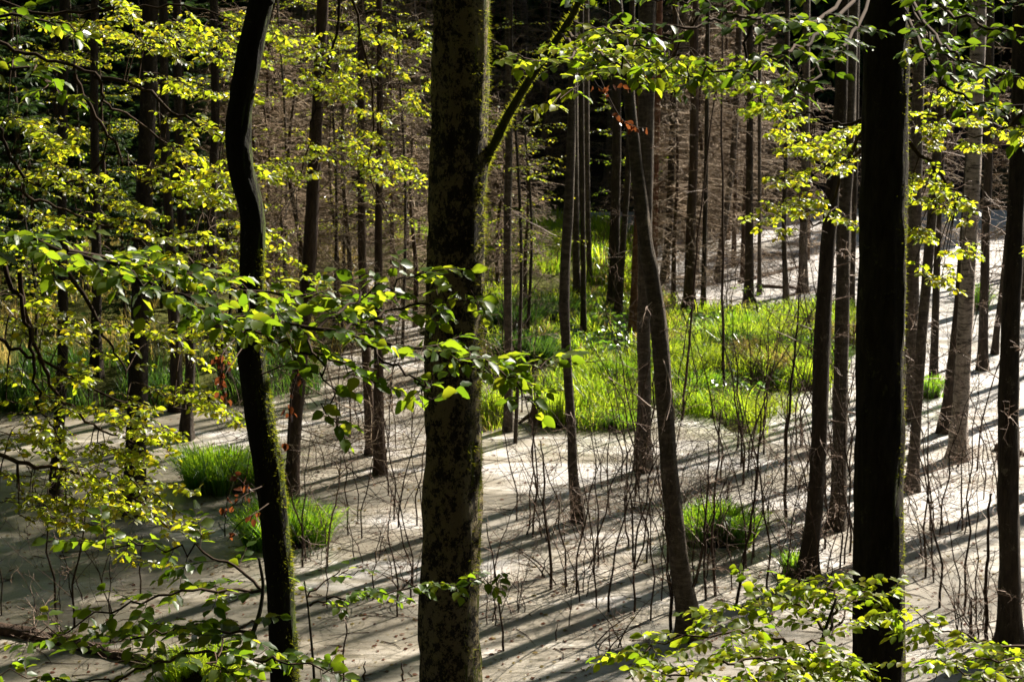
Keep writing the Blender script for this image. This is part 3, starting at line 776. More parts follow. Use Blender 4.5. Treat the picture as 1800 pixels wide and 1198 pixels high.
# ------------------------------------------------------------------ the far wood: spruces, dead spruces, young beeches
def copy_tree(root, loc, rz, sc, label, group=None):
    r = root.copy(); COL.objects.link(r)
    r.location = loc; r.rotation_euler = (0, 0, rz); r.scale = (sc,) * 3 if np.isscalar(sc) else sc
    r['label'] = label
    if group: r['group'] = group
    for ch in root.children:
        c = ch.copy(); COL.objects.link(c); c.parent = r
        for gch in ch.children:
            d = gch.copy(); COL.objects.link(d); d.parent = c
    return r

def dead_spruce(seed, label, H=9.0):
    rng = np.random.RandomState(seed)
    root = thing('dead_spruce', label, 'tree', (0, 0, 0), 'dead twiggy spruces behind the swamp')
    g = Geo(); pts = catmull([(0, 0, -0.3), (rng.normal(0, .05), 0, H * .3), (rng.normal(0, .1), rng.normal(0, .1), H * .65), (0, 0, H)], 5)
    tube(g, pts, np.linspace(0.075, 0.02, len(pts)), 8)
    link('trunk', g.mesh('trunk', M['bark_pine']), root)
    gt = Geo()
    z = 0.25
    while z < H - 0.3:
        for k in range(rng.randint(3, 6)):
            a = rng.rand() * 6.283
            L = (0.6 + 1.3 * rng.rand()) * (1.1 - 0.55 * z / H)
            grow(gt, rng, (0, 0, z), (math.cos(a), math.sin(a), 0.1 + rng.normal(0, 0.25)), L, 0.017, 2, 7, 0.75, 0.3, lift=-0.45, sides=3, shrink=0.45, seg=4)
        z += 0.22 + 0.2 * rng.rand()
    link('dead_branches', gt.mesh('dead_branches', M['twig_dead']), root, kind='stuff')
    return root

def green_spruce(seed, label, H=8.0, zlow=0.1, dens=1.0, big=1.0):
    rng = np.random.RandomState(seed)
    root = thing('spruce_tree', label, 'tree', (0, 0, 0), 'green spruces behind the swamp')
    g = Geo(); tube(g, catmull([(0, 0, -0.3), (0.02, 0, H * .5), (0, 0, H)], 5), np.linspace(0.10, 0.012, 11), 8)
    link('trunk', g.mesh('trunk', M['bark_pine']), root)
    gb = Geo(); lv = Leaves()
    z = zlow
    while z < H - 0.1:
        t = z / H
        for k in range(rng.randint(4, 7)):
            a = rng.rand() * 6.283; L = (0.35 + 1.7 * (1 - t)) * (0.6 + 0.5 * rng.rand())
            d = np.array([math.cos(a), math.sin(a), -0.1 + 0.2 * t])
            n = 4; p = np.array([0, 0, z]); pts = [p]
            for i in range(n):
                pts.append(pts[-1] + nrm(d + np.array([0, 0, -0.12 + 0.1 * i])) * L / n)
            tube(gb, pts, np.linspace(0.010, 0.003, n + 1), 3, cap=False)
            m = int(L * 34 * dens) + 2
            for i in range(m):
                f = (0.12 + 0.88 * rng.rand()) * n; j = min(int(f), n - 1); q = pts[j] + (pts[j + 1] - pts[j]) * (f - j)
                lat = nrm(np.cross(d, [0, 0, 1])) * (1 if rng.rand() < .5 else -1)
                x = nrm(d * 0.6 + lat * 0.9 * rng.rand() + np.array([0, 0, -0.5 * rng.rand()]) + rng.normal(0, 0.15, 3))
                lv.add(q, x, nrm(np.array([0, 0, 1]) + rng.normal(0, 0.5, 3)), (0.14 + 0.16 * rng.rand()) * big)
        z += 0.28 + 0.12 * rng.rand()
    link('branches', gb.mesh('branches', M['twig_dark']), root, kind='stuff')
    g2 = Geo()
    # needle sprigs are narrow
    p, x, y, z_, s = lv.frames()
    T_ = np.array([(0, 0.05, 0), (0, -0.05, 0), (0.6, -0.13, -0.02), (1, 0, -0.08), (0.6, 0.13, -0.02)])
    V = p[:, None] + s[:, None, None] * (T_[None, :, 0:1] * x[:, None] + T_[None, :, 1:2] * y[:, None] + T_[None, :, 2:3] * z_[:, None])
    off = np.arange(len(p))[:, None, None] * 5
    g2.add(V.reshape(-1, 3), (np.array([[0, 1, 2, 3, 4]])[None] + off).reshape(-1, 5))
    link('needles', g2.mesh('needles', M['needle']), root, kind='stuff')
    return root

brng = np.random.RandomState(21)
LANDX = [(100, 'the first slim trunk'), (167, 'the slim grass-edge trunk'), (250, 'the sturdy dark trunk'), (320, 'the trunk alone in shaded water'), (430, 'the curved trunk'), (545, 'the brown leaning trunk'), (667, 'the thin reddish trunk'),
         (800, 'the lichen-blotched beech'), (893, 'the island corner trunk'), (1000, 'the wavy slender trunk'), (1078, 'the ivy-flecked trunk'), (1140, 'the long leaning grey trunk'), (1180, 'the trunk ending the far water'), (1215, 'the furry twig-covered trunk'), (1270, 'the long thin pole on the island'), (1317, 'the far corner trunk'),
         (1380, 'the narrow crooked trunk'), (1413, 'the grey trunk in far brush'), (1470, 'the close pair of trunks'), (1550, 'the thick black beech'), (1612, 'the trunk at its sunlit edge'), (1645, 'the thin trunk before the birch'), (1700, 'the birch'), (1735, 'the straight trunk past the birch'), (1785, 'the edge trunk')]
_far_seen = {}
def far_label(what, x):
    lx = min(LANDX, key=lambda L: abs(L[0] - x))
    side = 'in line with' if abs(lx[0] - x) < 9 else ('sunny side of' if x > lx[0] else 'shaded side of')
    return '%s, %s %s' % (what, side, lx[1])
DS = [dead_spruce(401 + i, 'leafless brown dead spruce full of fine twigs behind the swamp', 9.0 + i) for i in range(4)]
# (pixel x, distance, scale)
DEADPX = [(470, 43, .8), (500, 40, .7), (530, 47, .9), (590, 38, .75), (612, 44, .9), (640, 48, .9), (690, 41, .8), (715, 46, .9), (735, 37, .6), (745, 52, 1), (560, 52, 1), (455, 50, 1),
          (905, 46, .8), (930, 53, .9), (875, 42, .7), (960, 56, 1), (1050, 56, .9), (1085, 54, .9),
          (1175, 45, .7), (1200, 50, .9), (1225, 45, .75), (1250, 53, 1), (1278, 50, .9), (1300, 55, 1), (1330, 54, .9), (1352, 56, 1), (1390, 53, .9), (1420, 47, .7), (1440, 50, .9), (1465, 53, 1), (1400, 58, 1), (1310, 60, 1), (1240, 60, 1),
          (1620, 52, .9), (1660, 54, 1), (1690, 50, .8), (1730, 55, 1), (1760, 51, .9), (1790, 54, 1), (60, 53, .9), (150, 56, 1), (350, 54, 1), (400, 52, .9), (1140, 58, 1), (1010, 59, 1), (800, 56, 1), (660, 57, 1), (520, 58, 1), (1500, 56, 1), (1190, 57, 1), (1270, 58, 1), (1370, 60, 1)]
_dr = np.random.RandomState(12)
DEADPX += [(x + _dr.normal(0, 12), 44 + 17 * _dr.rand(), .75 + .3 * _dr.rand()) for x in list(range(440, 760, 22)) + list(range(1165, 1500, 20)) + [880, 920, 1060, 1610, 1650, 1700, 1750, 1790, 330, 250]]
DEADPX = [q for i, q in enumerate(DEADPX) if not (q[0] > 1345 and q[1] > 47) and ((q[1] < 53 and i % 4) or i % 5 == 0)] + [(528, 39, .9), (612, 37, .8), (728, 39, .9), (1185, 41, .8), (1238, 44, .85), (1290, 46, .9), (925, 39, .6), (880, 44, .8)]
for k, (x, d, sc) in enumerate(DEADPX):
    b = P(x, 450, d); z = max(hz(b[0], d), 0)
    loc = (b[0], d, z)
    rz = brng.rand() * 6.28; q_ = sc * (0.85 + 0.3 * brng.rand()); s3 = (q_, q_, q_ * (.45 + .2 * brng.rand()))
    lab = far_label('%s dead brown spruce' % ('low' if q_ < .75 else 'slim' if q_ < .9 else 'tall twiggy'), x)
    if k < 4:
        o = DS[k]; o.location = loc; o.rotation_euler = (0, 0, rz); o.scale = s3; o['label'] = lab
    else:
        copy_tree(DS[k % 4], loc, rz, s3, lab)

GS = [green_spruce(451, 'green young spruce in the dark wood beyond the left grass bank', 8.0), green_spruce(452, 'green young spruce in the dark wood beyond the left grass bank', 6.0), green_spruce(453, 'x', 10.0)]
GREENPX = [(40, 46, .9), (190, 43, .8), (330, 47, .9), (110, 50, 1.1), (260, 52, 1.1), (20, 55, 1.2), (380, 55, 1.0), (470, 57, 1.0), (-30, 44, 1), (205, 58, 1.1), (300, 40, .45), (215, 39, .4), (60, 41, .5), (120, 57, 1.2), (600, 60, .9), (880, 58, .6), (1115, 61, .8)]
for k, (x, d, sc) in enumerate(GREENPX):
    b = P(x, 450, d); z = max(hz(b[0], d), 0)
    lab = far_label('small green spruce' if sc < .7 else 'green spruce in the dark wood', x)
    rz = brng.rand() * 6.28
    if k < 3:
        o = GS[k]; o.location = (b[0], d, z); o.rotation_euler = (0, 0, rz); o.scale = (sc,) * 3; o['label'] = lab
    else: copy_tree(GS[k % 3], (b[0], d, z), rz, sc, lab)
# closed young spruce stand up the hill, keeping it in shade
DENSE = [green_spruce(461, 'dark spruce of the closed stand high on the shaded hillside', 9.0, .3, 1.3, 1.7), green_spruce(462, 'dark spruce of the closed stand high on the shaded hillside', 11.0, .5, 1.2, 1.8)]
kk = 0
for k in range(210):
    x = -28 + 70 * brng.rand(); y = 58.5 + 25 * brng.rand() ** 1.3
    z = hz(x, y) - .2; sc = .8 + .5 * brng.rand()
    if max(blocks((x, y, z + 4.0), 1.7), blocks((x, y, z + 8.0), 1.2)) > 0.006: continue
    kk += 1
    if kk <= 2:
        o = DENSE[kk - 1]; o.location = (x, y, z); o['group'] = 'closed spruce stand on the hillside'
    else: copy_tree(DENSE[k % 2], (x, y, z), brng.rand() * 6.28, (sc * .9, sc * .9, sc), 'dark spruce of the closed stand high on the shaded hillside', 'closed spruce stand on the hillside')
# dead spruces and brush tangled along the far shore
for k in range(54):
    if k % 4 == 1: continue
    px = (470 + 290 * brng.rand()) if k % 2 else (1150 + 190 * brng.rand()); d = 54.5 + 7.5 * brng.rand()
    b = P(px, 420, d); q_ = .7 + .35 * brng.rand()
    copy_tree(DS[k % 4], (b[0], d, max(0, hz(b[0], d)) - .1), brng.rand() * 6.28, (q_, q_, q_ * (.4 + .3 * brng.rand())), far_label('dead far-shore spruce', px), 'dead spruces on the far shore')
for k in range(46):
    px = [300, 480, 560, 620, 700, 760, 900, 980, 1060, 1130, 1180, 1230, 1280, 1310, 1220, 1190, 1270, 520, 590, 660, 730][k % 21] + brng.normal(0, 22); d = 53.5 + 6.5 * brng.rand()
    b = P(px, 420, d); q_ = .55 + .3 * brng.rand()
    copy_tree(DS[k % 4], (b[0], d, max(0, hz(b[0], d)) - .1), brng.rand() * 6.28, (q_ * 1.2, q_ * 1.2, q_ * .5), far_label('low far-shore brush', px), 'dead brush on the far shore')

for k, (x, w) in enumerate(FARPX):
    if x not in FARWORDS: TREES['f%d' % k][0]['label'] = far_label('%s dim far trunk' % ('thin' if w < 12 else 'stout' if w > 14 else 'slim'), x)

# ------------------------------------------------------------------ bare saplings in the water
def bare_sapling(seed, stems=1, H=2.2, mat='twig', twigs=9, lean=0.15, r=0.010):
    rng = np.random.RandomState(seed)
    root = thing('bare_sapling', 'x', 'sapling', (0, 0, 0), 'bare saplings in the water')
    gt = Geo()
    for s in range(stems):
        h = H * (0.6 + 0.5 * rng.rand()); a = rng.rand() * 6.28; L = lean * h * (0.5 + rng.rand())
        b0 = np.array([rng.normal(0, .12), rng.normal(0, .12), 0.0]) * (1 if stems > 1 else 0.2)
        b0[2] = -0.15
        pts = [b0]; zig = 1
        for i in range(1, 9):
            t = i / 8; zig = -zig
            az = a + 1.57 + rng.normal(0, .8)
            pts.append(b0 + np.array([math.cos(a) * L * t * t, math.sin(a) * L * t * t, h * t * (1 - .12 * lean * t)]) + zig * 0.022 * h * rng.rand() * np.array([math.cos(az), math.sin(az), 0]))
        pts = catmull(pts, 2)
        g = Geo(); rr = np.linspace(r * (0.8 + 0.5 * rng.rand()), 0.0025, len(pts)); tube(g, pts, rr, 5)
        link('stem', g.mesh('stem', M['twig_dark']), root)
        for k in range(twigs):
            t = 0.12 + 0.85 * (k + rng.rand()) / twigs
            i = min(int(t * (len(pts) - 1)), len(pts) - 2)
            aa = rng.rand() * 6.28
            grow(gt, rng, pts[i], (math.cos(aa), math.sin(aa), 0.45 + rng.normal(0, 0.45)), h * 0.55 * (0.4 + rng.rand()) * (1.15 - 0.7 * t), 0.0048, 2, 3, 0.85, 0.55, lift=rng.normal(0, .35), sides=3, shrink=0.5, seg=5)
    link('twigs', gt.mesh('twigs', M[mat]), root, kind='stuff')
    return root
SP = [bare_sapling(600, 1, 2.0, 'twig', 7, lean=.25), bare_sapling(601, 3, 1.5, 'twig', 4, lean=.35), bare_sapling(602, 2, 3.0, 'twig_dark', 6, lean=.3, r=.014), bare_sapling(603, 4, 1.2, 'twig', 4, lean=.7), bare_sapling(604, 1, 3.9, 'twig_dark', 9, lean=.2, r=.016), bare_sapling(605, 3, 0.8, 'twig', 4, lean=.8)]
LAND = [((798, 1000), 'the lichen-blotched trunk'), ((514, 890), 'the brown trunk past the curved one'), ((667, 830), 'the thin reddish trunk'), ((1015, 915), 'the wavy slender trunk'), ((1130, 827), 'the broad straight trunk'),
        ((1214, 1110), 'the leaning grey trunk'), ((1265, 930), 'the bright grass tuft'), ((1420, 1015), 'the nearer trunk of the close pair'), ((1474, 925), 'the banded trunk of the close pair'), ((1545, 1000), 'the thick black beech'),
        ((1604, 860), 'the leaning brown trunk'), ((1687, 806), 'the birch'), ((1775, 1140), 'the edge trunk'), ((238, 900), 'the sturdy dark trunk'), ((96, 880), 'the first slim trunk'), ((150, 1150), 'the fallen log'), ((480, 940), 'the small grass tuft'), ((893, 757), 'the island corner trunk')]
KINDS_ = ['single-stemmed bare sapling', 'bushy three-stemmed bare sapling', 'dark forked bare sapling', 'low spreading bare shrub', 'tall dark bare sapling', 'knee-high tangled bare shrub']
SIDES = {(-1, -1): 'behind, shaded side of', (1, -1): 'behind, sunny side of', (-1, 1): 'before, shaded side of', (1, 1): 'before, sunny side of'}
seen = {}
used = set()
def put_sapling(px, py, kind, sc, rz):
    b = G(px, py)
    zg = max(0.0, hz(b[0], b[1]))
    lx = min(LAND, key=lambda L: (L[0][0] - px) ** 2 + ((L[0][1] - py) * 1.5) ** 2)
    side = (1 if px > lx[0][0] else -1, 1 if py > lx[0][1] else -1)
    lab = '%s %s %s' % (KINDS_[kind], SIDES[side], lx[1])
    loc = (b[0], b[1], zg)
    if kind not in used:
        used.add(kind); o = SP[kind]
        o.location = loc; o.rotation_euler = (0, 0, rz); o.scale = (sc,) * 3; o['label'] = lab
    else:
        o = copy_tree(SP[kind], loc, rz, sc, lab)
    return o
srng = np.random.RandomState(33)
REG = [((560, 760), (830, 1080), 16), ((860, 1190), (800, 1150), 44), ((1200, 1500), (780, 1080), 52), ((1600, 1760), (790, 1130), 26), ((0, 220), (1000, 1140), 6), ((545, 745), (690, 830), 12), ((1050, 1500), (640, 790), 14), ((1190, 1500), (500, 640), 10), ((1600, 1790), (560, 760), 10), ((380, 560), (940, 1000), 4), ((860, 1000), (690, 790), 4)]
for (x0, x1), (y0, y1), n in REG:
    for k in range(n):
        px = x0 + (x1 - x0) * srng.rand(); py = y0 + (y1 - y0) * srng.rand()
        kind = srng.choice(6, p=[.18, .15, .22, .16, .18, .11])
        put_sapling(px, py, kind, 0.65 + 0.5 * srng.rand(), srng.rand() * 6.28)

# single dark poles drawn one by one from the picture
def pole(label, pix, r_px, twigs=5, seed=0, mat='twig_dark', tl=0.5, Yoff=0.0):
    rng = np.random.RandomState(700 + seed)
    b = G(*pix[0]); Y = b[1]
    base = np.array([b[0], Y, 0.0])
    pts = [P(x, y, Y + Yoff * i) for i, (x, y) in enumerate(pix)]
    pts = [pts[0] + np.array([0, 0, -0.2])] + pts
    pts = catmull(pts, 4)
    pts[1:] += rng.normal(0, 0.008, pts[1:].shape)
    g = Geo(); r = r_px / 2 / F * np.linalg.norm(pts[0] - CAM)
    tube(g, pts, np.linspace(r * .85, r * 0.3, len(pts)), 7)
    root = thing('dead_sapling', label, 'sapling', base, 'dark pole-like saplings in the water')
    link('stem', g.mesh('stem', M[mat], base), root)
    if twigs:
        gt = Geo()
        for k in range(twigs):
            i = rng.randint(3, len(pts)); a = rng.rand() * 6.28
            grow(gt, rng, pts[i], (math.cos(a), 0.5 * math.sin(a), 0.3 + rng.normal(0, .3)), tl * (0.4 + rng.rand()), 0.004, 1, 4, 0.8, 0.4, sides=3)
        link('twigs', gt.mesh('twigs', M['twig'], base), root, kind='stuff')
    return root
pole('broken-topped dark pole between lichen-blotched and wavy trunks, kinked near its foot', [(969, 1035), (966, 960), (955, 900), (957, 830), (950, 775)], 8, 5, 1)
pole('crooked dark stem just past the lichen-blotched trunk, foot in bright water', [(885, 1143), (880, 1070), (866, 990), (855, 920)], 6, 5, 2)
pole('kinked dark stem standing before the lichen-blotched trunk on the shaded side', [(698, 1083), (697, 1010), (682, 940), (690, 860)], 5, 7, 3)
pole('dark stick rising at the lower picture edge between curved and lichen-blotched trunks', [(604, 1210), (606, 1130), (612, 1050)], 6, 4, 4)
pole('broken dark stump-like stick beside the kinked stem in the near water', [(708, 1195), (708, 1165)], 7, 0, 5)
pole('short broken stick near the lower picture edge before lichen-blotched trunk', [(641, 1195), (641, 1163)], 7, 0, 6)
pole('short snapped stick in bright water before the leaning grey trunk', [(978, 1125), (979, 1095)], 5, 0, 7)
pole('snapped knobbly dark pole beside the edge trunk', [(1735, 1128), (1733, 1040), (1736, 960), (1740, 880), (1744, 866)], 10, 4, 8)
pole('short black broken stick in front of the edge trunk', [(1707, 1118), (1708, 1050)], 9, 3, 9)
pole('twin-knobbed dark stem between birch and thick black beech', [(1640, 1010), (1638, 940), (1640, 880)], 6, 6, 10)
pole('thin dark stem in shaded water below the birch', [(1691, 932), (1690, 860), (1692, 790)], 6, 8, 11)
pole('upright dark stem in front of the bright grass tuft, its shaded side', [(1242, 1055), (1238, 960), (1244, 850), (1246, 780)], 7, 10, 12)
pole('upright dark stem growing right before the bright grass tuft', [(1258, 1046), (1252, 960), (1260, 840), (1268, 720)], 8, 12, 13)
pole('leaning dark stem with many twigs past the bright grass tuft', [(1296, 1060), (1312, 960), (1330, 850), (1338, 720)], 8, 14, 14)
pole('slim dark pole rising from the water into the sunny grass background', [(1381, 908), (1380, 820), (1388, 700), (1400, 600), (1404, 520)], 9, 12, 15)
pole('long thin dark pole crossing the sunny grass island top to bottom', [(1274, 700), (1270, 560), (1272, 400), (1268, 200), (1272, -40)], 8, 14, 16)
pole('slender dark pole leaning across the sunny grass behind the leaning grey trunk', [(1199, 738), (1208, 640), (1218, 520), (1226, 420), (1240, 300), (1262, 120)], 7, 12, 17)
pole('thin stick with bare fork in shaded water before the fallen log', [(250, 1045), (246, 990), (250, 940)], 5, 3, 18)
pole('twisted brown stem beside the small grass tuft', [(575, 995), (580, 930), (592, 870), (600, 800)], 6, 12, 19, mat='twig')
pole('thin dark stem in bright water before the wavy trunk', [(1073, 905), (1068, 830), (1072, 750)], 5, 8, 20)
pole('dark crooked stem between broad straight and leaning grey trunks', [(1105, 960), (1098, 900), (1102, 820), (1096, 740)], 5, 9, 21)

# ------------------------------------------------------------------ grass
def blades(g, rng, xy, hmin, hmax, wid, bend=0.35, z=None, dirs=None):
    n = len(xy)
    if z is None: z = np.maximum(height(xy[:, 0], xy[:, 1]), -0.02)
    base = np.column_stack([xy, z - 0.02])
    h = hmin + (hmax - hmin) * rng.rand(n)
    a = rng.rand(n) * 6.283
    o = np.column_stack([np.cos(a), np.sin(a), np.zeros(n)])          # bend direction
    if dirs is not None: o = dirs + 0.35 * o
    b = bend * (0.3 + 1.2 * rng.rand(n))
    af = a + 1.57 + rng.normal(0, .6, n)
    s = np.column_stack([np.cos(af), np.sin(af), np.zeros(n)]) * (wid * (0.6 + 0.8 * rng.rand(n)))[:, None]
    up = np.array([0, 0, 1.0])
    p1 = base + (up * 0.5 + o * (b * 0.18)[:, None]) * h[:, None]
    p2 = base + (up * 0.85 + o * (b * 0.55)[:, None]) * h[:, None]
    p3 = base + (up * (1 - 0.25 * b)[:, None] + o * b[:, None]) * h[:, None]
    V = np.stack([base - s * .5, base + s * .5, p1 + s * .5, p1 - s * .5, p2 + s * .35, p2 - s * .35, p3], 1)
    off = np.arange(n)[:, None, None] * 7
    g.add(V.reshape(-1, 3), (np.array([[0, 1, 2, 3], [3, 2, 4, 5]])[None] + off).reshape(-1, 4), (np.array([[5, 4, 6]])[None] + off).reshape(-1, 3))

grng = np.random.RandomState(77)
def in_px_poly(poly, n, rng):
    w = np.array(gpoly(poly)); lo, hi = w.min(0), w.max(0)
    out = np.zeros((0, 2))
    while len(out) < n:
        q = lo + (hi - lo) * rng.rand(n * 2, 2)
        out = np.vstack([out, q[poly_sd(q[:, 0], q[:, 1], w) > 0]])
    return out[:n]
def clumped(poly, n, rng, per=22, sig=0.10):
    c = in_px_poly(poly, max(1, n // per), rng)
    c = c[wav(c[:, 0] * 1.0, c[:, 1] * .7, 2.6) + rng.normal(0, .1, len(c)) > -0.03]
    q = np.repeat(c, per, 0) + rng.normal(0, sig, (len(c) * per, 2))
    return q
def grass_mass(name, label, mat, jobs):
    g = Geo()
    for poly, n, h0, h1, w, bend in jobs:
        q = clumped(poly, n, grng); z = height(q[:, 0], q[:, 1])
        q = q[z > -0.1]
        blades(g, grng, q, h0, h1, w, bend)
    link(name, g.mesh(name, M[mat], smooth=False), kind='stuff', label=label, category='grass')
FRONT = [(848, 765), (850, 690), (930, 690), (975, 760), (1045, 770), (1110, 750), (1150, 690), (1215, 745), (1290, 785), (1370, 745), (1440, 690), (1510, 655), (1520, 570), (1440, 540), (1350, 555), (1290, 600), (1200, 620), (1100, 640), (1000, 660)]
BACK = [(860, 390), (1130, 400), (1140, 480), (1110, 530), (1000, 520), (900, 480), (680, 440), (640, 390)]
MIDP = [(860, 500), (1000, 520), (1110, 530), (1290, 545), (1350, 555), (1290, 620), (1100, 680), (990, 690), (860, 680)]
LFAR = [(-100, 735), (60, 735), (300, 718), (470, 708), (560, 690), (560, 650), (-100, 665)]
LBACK = [(-100, 665), (560, 650), (640, 590), (690, 560), (600, 400), (-100, 400)]
grass_mass('grass', 'sunlit lime green grass covering the swamp island', 'grass', [(FRONT, 42000, .14, .5, .011, .75), (BACK, 22000, .2, .55, .02, .5), (MIDP, 13000, .12, .34, .013, .7)])
grass_mass('sedge', 'dark green sedge along the shaded far bank', 'sedge', [(LFAR, 14000, .25, .55, .012, .5)])
grass_mass('straw_grass', 'pale straw-coloured dead grass behind the sedge and on the island', 'straw', [(LBACK, 12000, .2, .5, .016, .7), (BACK, 7000, .15, .45, .02, .8), (MIDP, 3500, .1, .35, .014, .9), (FRONT, 1200, .15, .4, .01, .9)])

def ground_herbs():
    rng = np.random.RandomState(8)
    lv = Leaves()
    poly = [(985, 560), (1060, 530), (1120, 560), (1170, 620), (1180, 690), (1080, 700), (1000, 690), (985, 640)]
    for q in list(in_px_poly(poly, 2200, rng)) + list(in_px_poly([(1180, 560), (1330, 560), (1420, 620), (1330, 720), (1210, 700)], 900, rng)):
        z = 0.12 + 0.22 * rng.rand()
        a = rng.rand() * 6.28
        lv.add(np.array([q[0], q[1], z]), np.array([math.cos(a), math.sin(a), -.2]), nrm(np.array([0, 0, 1]) + rng.normal(0, .4, 3)), 0.10 + 0.07 * rng.rand())
    g = Geo(); lv.to_geo(g)
    link('ground_cover', g.mesh('ground_cover', M['herb']), kind='stuff', label='glossy low leaves carpeting the middle of the grass island', category='ground cover')
ground_herbs()

def tuft(name, label, px, py, w_px, n, h, mat='grass_tuft', seed=0, group=None, flat=0.75, cat='grass tuft'):
    rng = np.random.RandomState(800 + seed)
    c = G(px, py); rad = w_px / 2 / F * np.linalg.norm(c - CAM)
    base = np.array([c[0], c[1] + rad * 0.7, max(0, hz(c[0], c[1] + rad * .7))])
    r = rad * np.sqrt(rng.rand(n)); a = rng.rand(n) * 6.283
    wob = 1 + 0.25 * np.sin(a * 3 + seed) + 0.15 * np.sin(a * 5 + 2 * seed)
    off = np.column_stack([np.cos(a) * r * wob, np.sin(a) * r * wob * 0.8])
    g = Geo()
    d = np.column_stack([off / (rad + 1e-6), np.zeros(n)])
    blades(g, rng, base[:2] + off, h * 0.55, h * 1.1, 0.011, flat, z=np.full(n, base[2]) , dirs=d)
    root = thing(name, label, cat, base, group)
    link('blades', g.mesh('blades', M[mat], base, smooth=False), root, kind='stuff')
    gm = Geo()        # the root mound
    th = np.linspace(0, 6.283, 14, endpoint=False)
    rings = [np.column_stack([np.cos(th) * rad * f * (1 + .12 * np.sin(3 * th + seed)), np.sin(th) * rad * .8 * f, np.full(14, zz)]) for f, zz in ((1.02, -.1), (.95, .03), (.6, .09), (.15, .11))]
    V = np.vstack(rings) + base
    q = [(i * 14 + j, i * 14 + (j + 1) % 14, (i + 1) * 14 + (j + 1) % 14, (i + 1) * 14 + j) for i in range(3) for j in range(14)]
    gm.add(V, q, np.arange(42, 56)[None])
    link('mound', gm.mesh('mound', M['ground'], base), root)
TG = 'grass tufts standing in the water'
tuft('grass_tuft', 'big round green grass tussock in shaded water beside the sturdy dark trunk', 384, 868, 128, 3600, .60, seed=1, group=TG)
tuft('grass_tuft', 'grass tuft behind the mossy lower stem of the curved trunk', 490, 966, 135, 2200, .58, seed=2, group=TG)
tuft('grass_tuft', 'bright lone grass tuft among bare stems before the leaning grey trunk', 1262, 962, 110, 2600, .52, seed=3, group=TG)
tuft('grass_tuft', 'upright lime grass tuft at the water edge past the broken stump', 985, 752, 60, 700, .55, mat='grass', seed=4, group=TG, flat=.25)
tuft('grass_tuft', 'low flat grass tuft in the water between wavy and broad straight trunks', 1092, 756, 72, 800, .30, seed=5, group=TG)
tuft('grass_tuft', 'tall pale grass tuft at the foot of the island corner trunk', 868, 748, 50, 600, .6, mat='grass', seed=6, group=TG, flat=.25)
tuft('grass_tuft', 'small dark grass tuft at the foot of the nearer paired trunk', 1398, 1012, 30, 300, .35, seed=7, group=TG)
tuft('grass_tuft', 'small grass tuft beside the foot of the leaning brown trunk', 1638, 700, 32, 300, .45, seed=8, group=TG)
tuft('grass_tuft', 'small grass tuft in pale water at the foot of the dark trunk past birch', 1722, 545, 36, 300, .6, seed=9, group=TG)
tuft('grass_tuft', 'bright grass tuft at the lower picture edge before the curved trunk', 352, 1200, 110, 1200, .35, mat='grass', seed=10, group=TG)
tuft('sedge_tussock', 'round dark blue-green sedge tussock on the island behind the broken stump', 930, 655, 90, 1600, .55, mat='sedge', seed=11, group='sedge tussocks')
tuft('sedge_tussock', 'dark sedge tussock farther back on the island beneath dead twigs', 905, 600, 80, 1300, .6, mat='sedge', seed=12, group='sedge tussocks')
tuft('sedge_tussock', 'dark sedge tussock touching the wavy slender trunk', 960, 580, 90, 1300, .55, mat='sedge', seed=13, group='sedge tussocks')
tuft('sedge_tussock', 'loose sedge tussock in the middle of the sunny grass', 1225, 700, 70, 700, .45, mat='grass_tuft', seed=14, group='sedge tussocks')

clr = np.random.RandomState(15)
for k, q in enumerate(in_px_poly(FRONT, 16, clr)):
    d = np.array([q[0], q[1], 0]) - CAM; dep = d[1] * _cp - d[2] * _sp
    tuft('grass_tuft', 'loose taller grass clump growing among the lime grass of the island', CX + F * d[0] / dep, CY - F * (d[2] * _cp + d[1] * _sp) / dep, 38 + 30 * clr.rand(), 420, .45 + .2 * clr.rand(), mat=['grass_tuft', 'grass', 'sedge', 'straw'][k % 4], seed=40 + k, group='loose clumps on the island')

# broken stump on the island edge
def stump():
    b = G(945, 742); base = np.array([b[0], b[1], max(0, hz(b[0], b[1]))])
    g = Geo(); n = 9; sides = 12; rng = np.random.RandomState(3)
    zz = np.linspace(-.15, .5, n); pts = np.column_stack([base[0] + 0.02 * np.sin(zz * 5), np.full(n, base[1]), base[2] + zz])
    rip = 1 + rng.normal(0, .08, (n, sides))
    tube(g, pts, np.interp(zz, [-.15, 0, .25, .5], [.19, .16, .11, .03]), sides, ripple=rip)
    root = thing('tree_stump', 'small pointed broken stump at the island edge beside the upright lime grass', 'stump', base)
    link('stump_wood', g.mesh('stump_wood', M['bark_log'], base), root)
    g = Geo()
    for d in ((.3, -.1), (-.28, -.05), (.1, -.3)):
        tube(g, catmull([base + [0, 0, .2], base + [d[0] * .6, d[1] * .6, .1], base + [d[0] * 1.3, d[1] * 1.3, -.05]], 4), np.linspace(.05, .02, 9), 6)
        link('root', g.mesh('root', M['bark_log'], base), root); g = Geo()
    tube(g, catmull([base + [.03, 0, .45], base + [.14, .02, .30], base + [.22, .02, .18]], 4), np.linspace(.03, .012, 9), 6)
    link('snapped_splinter', g.mesh('snapped_splinter', M['bark_log'], base), root)
stump()

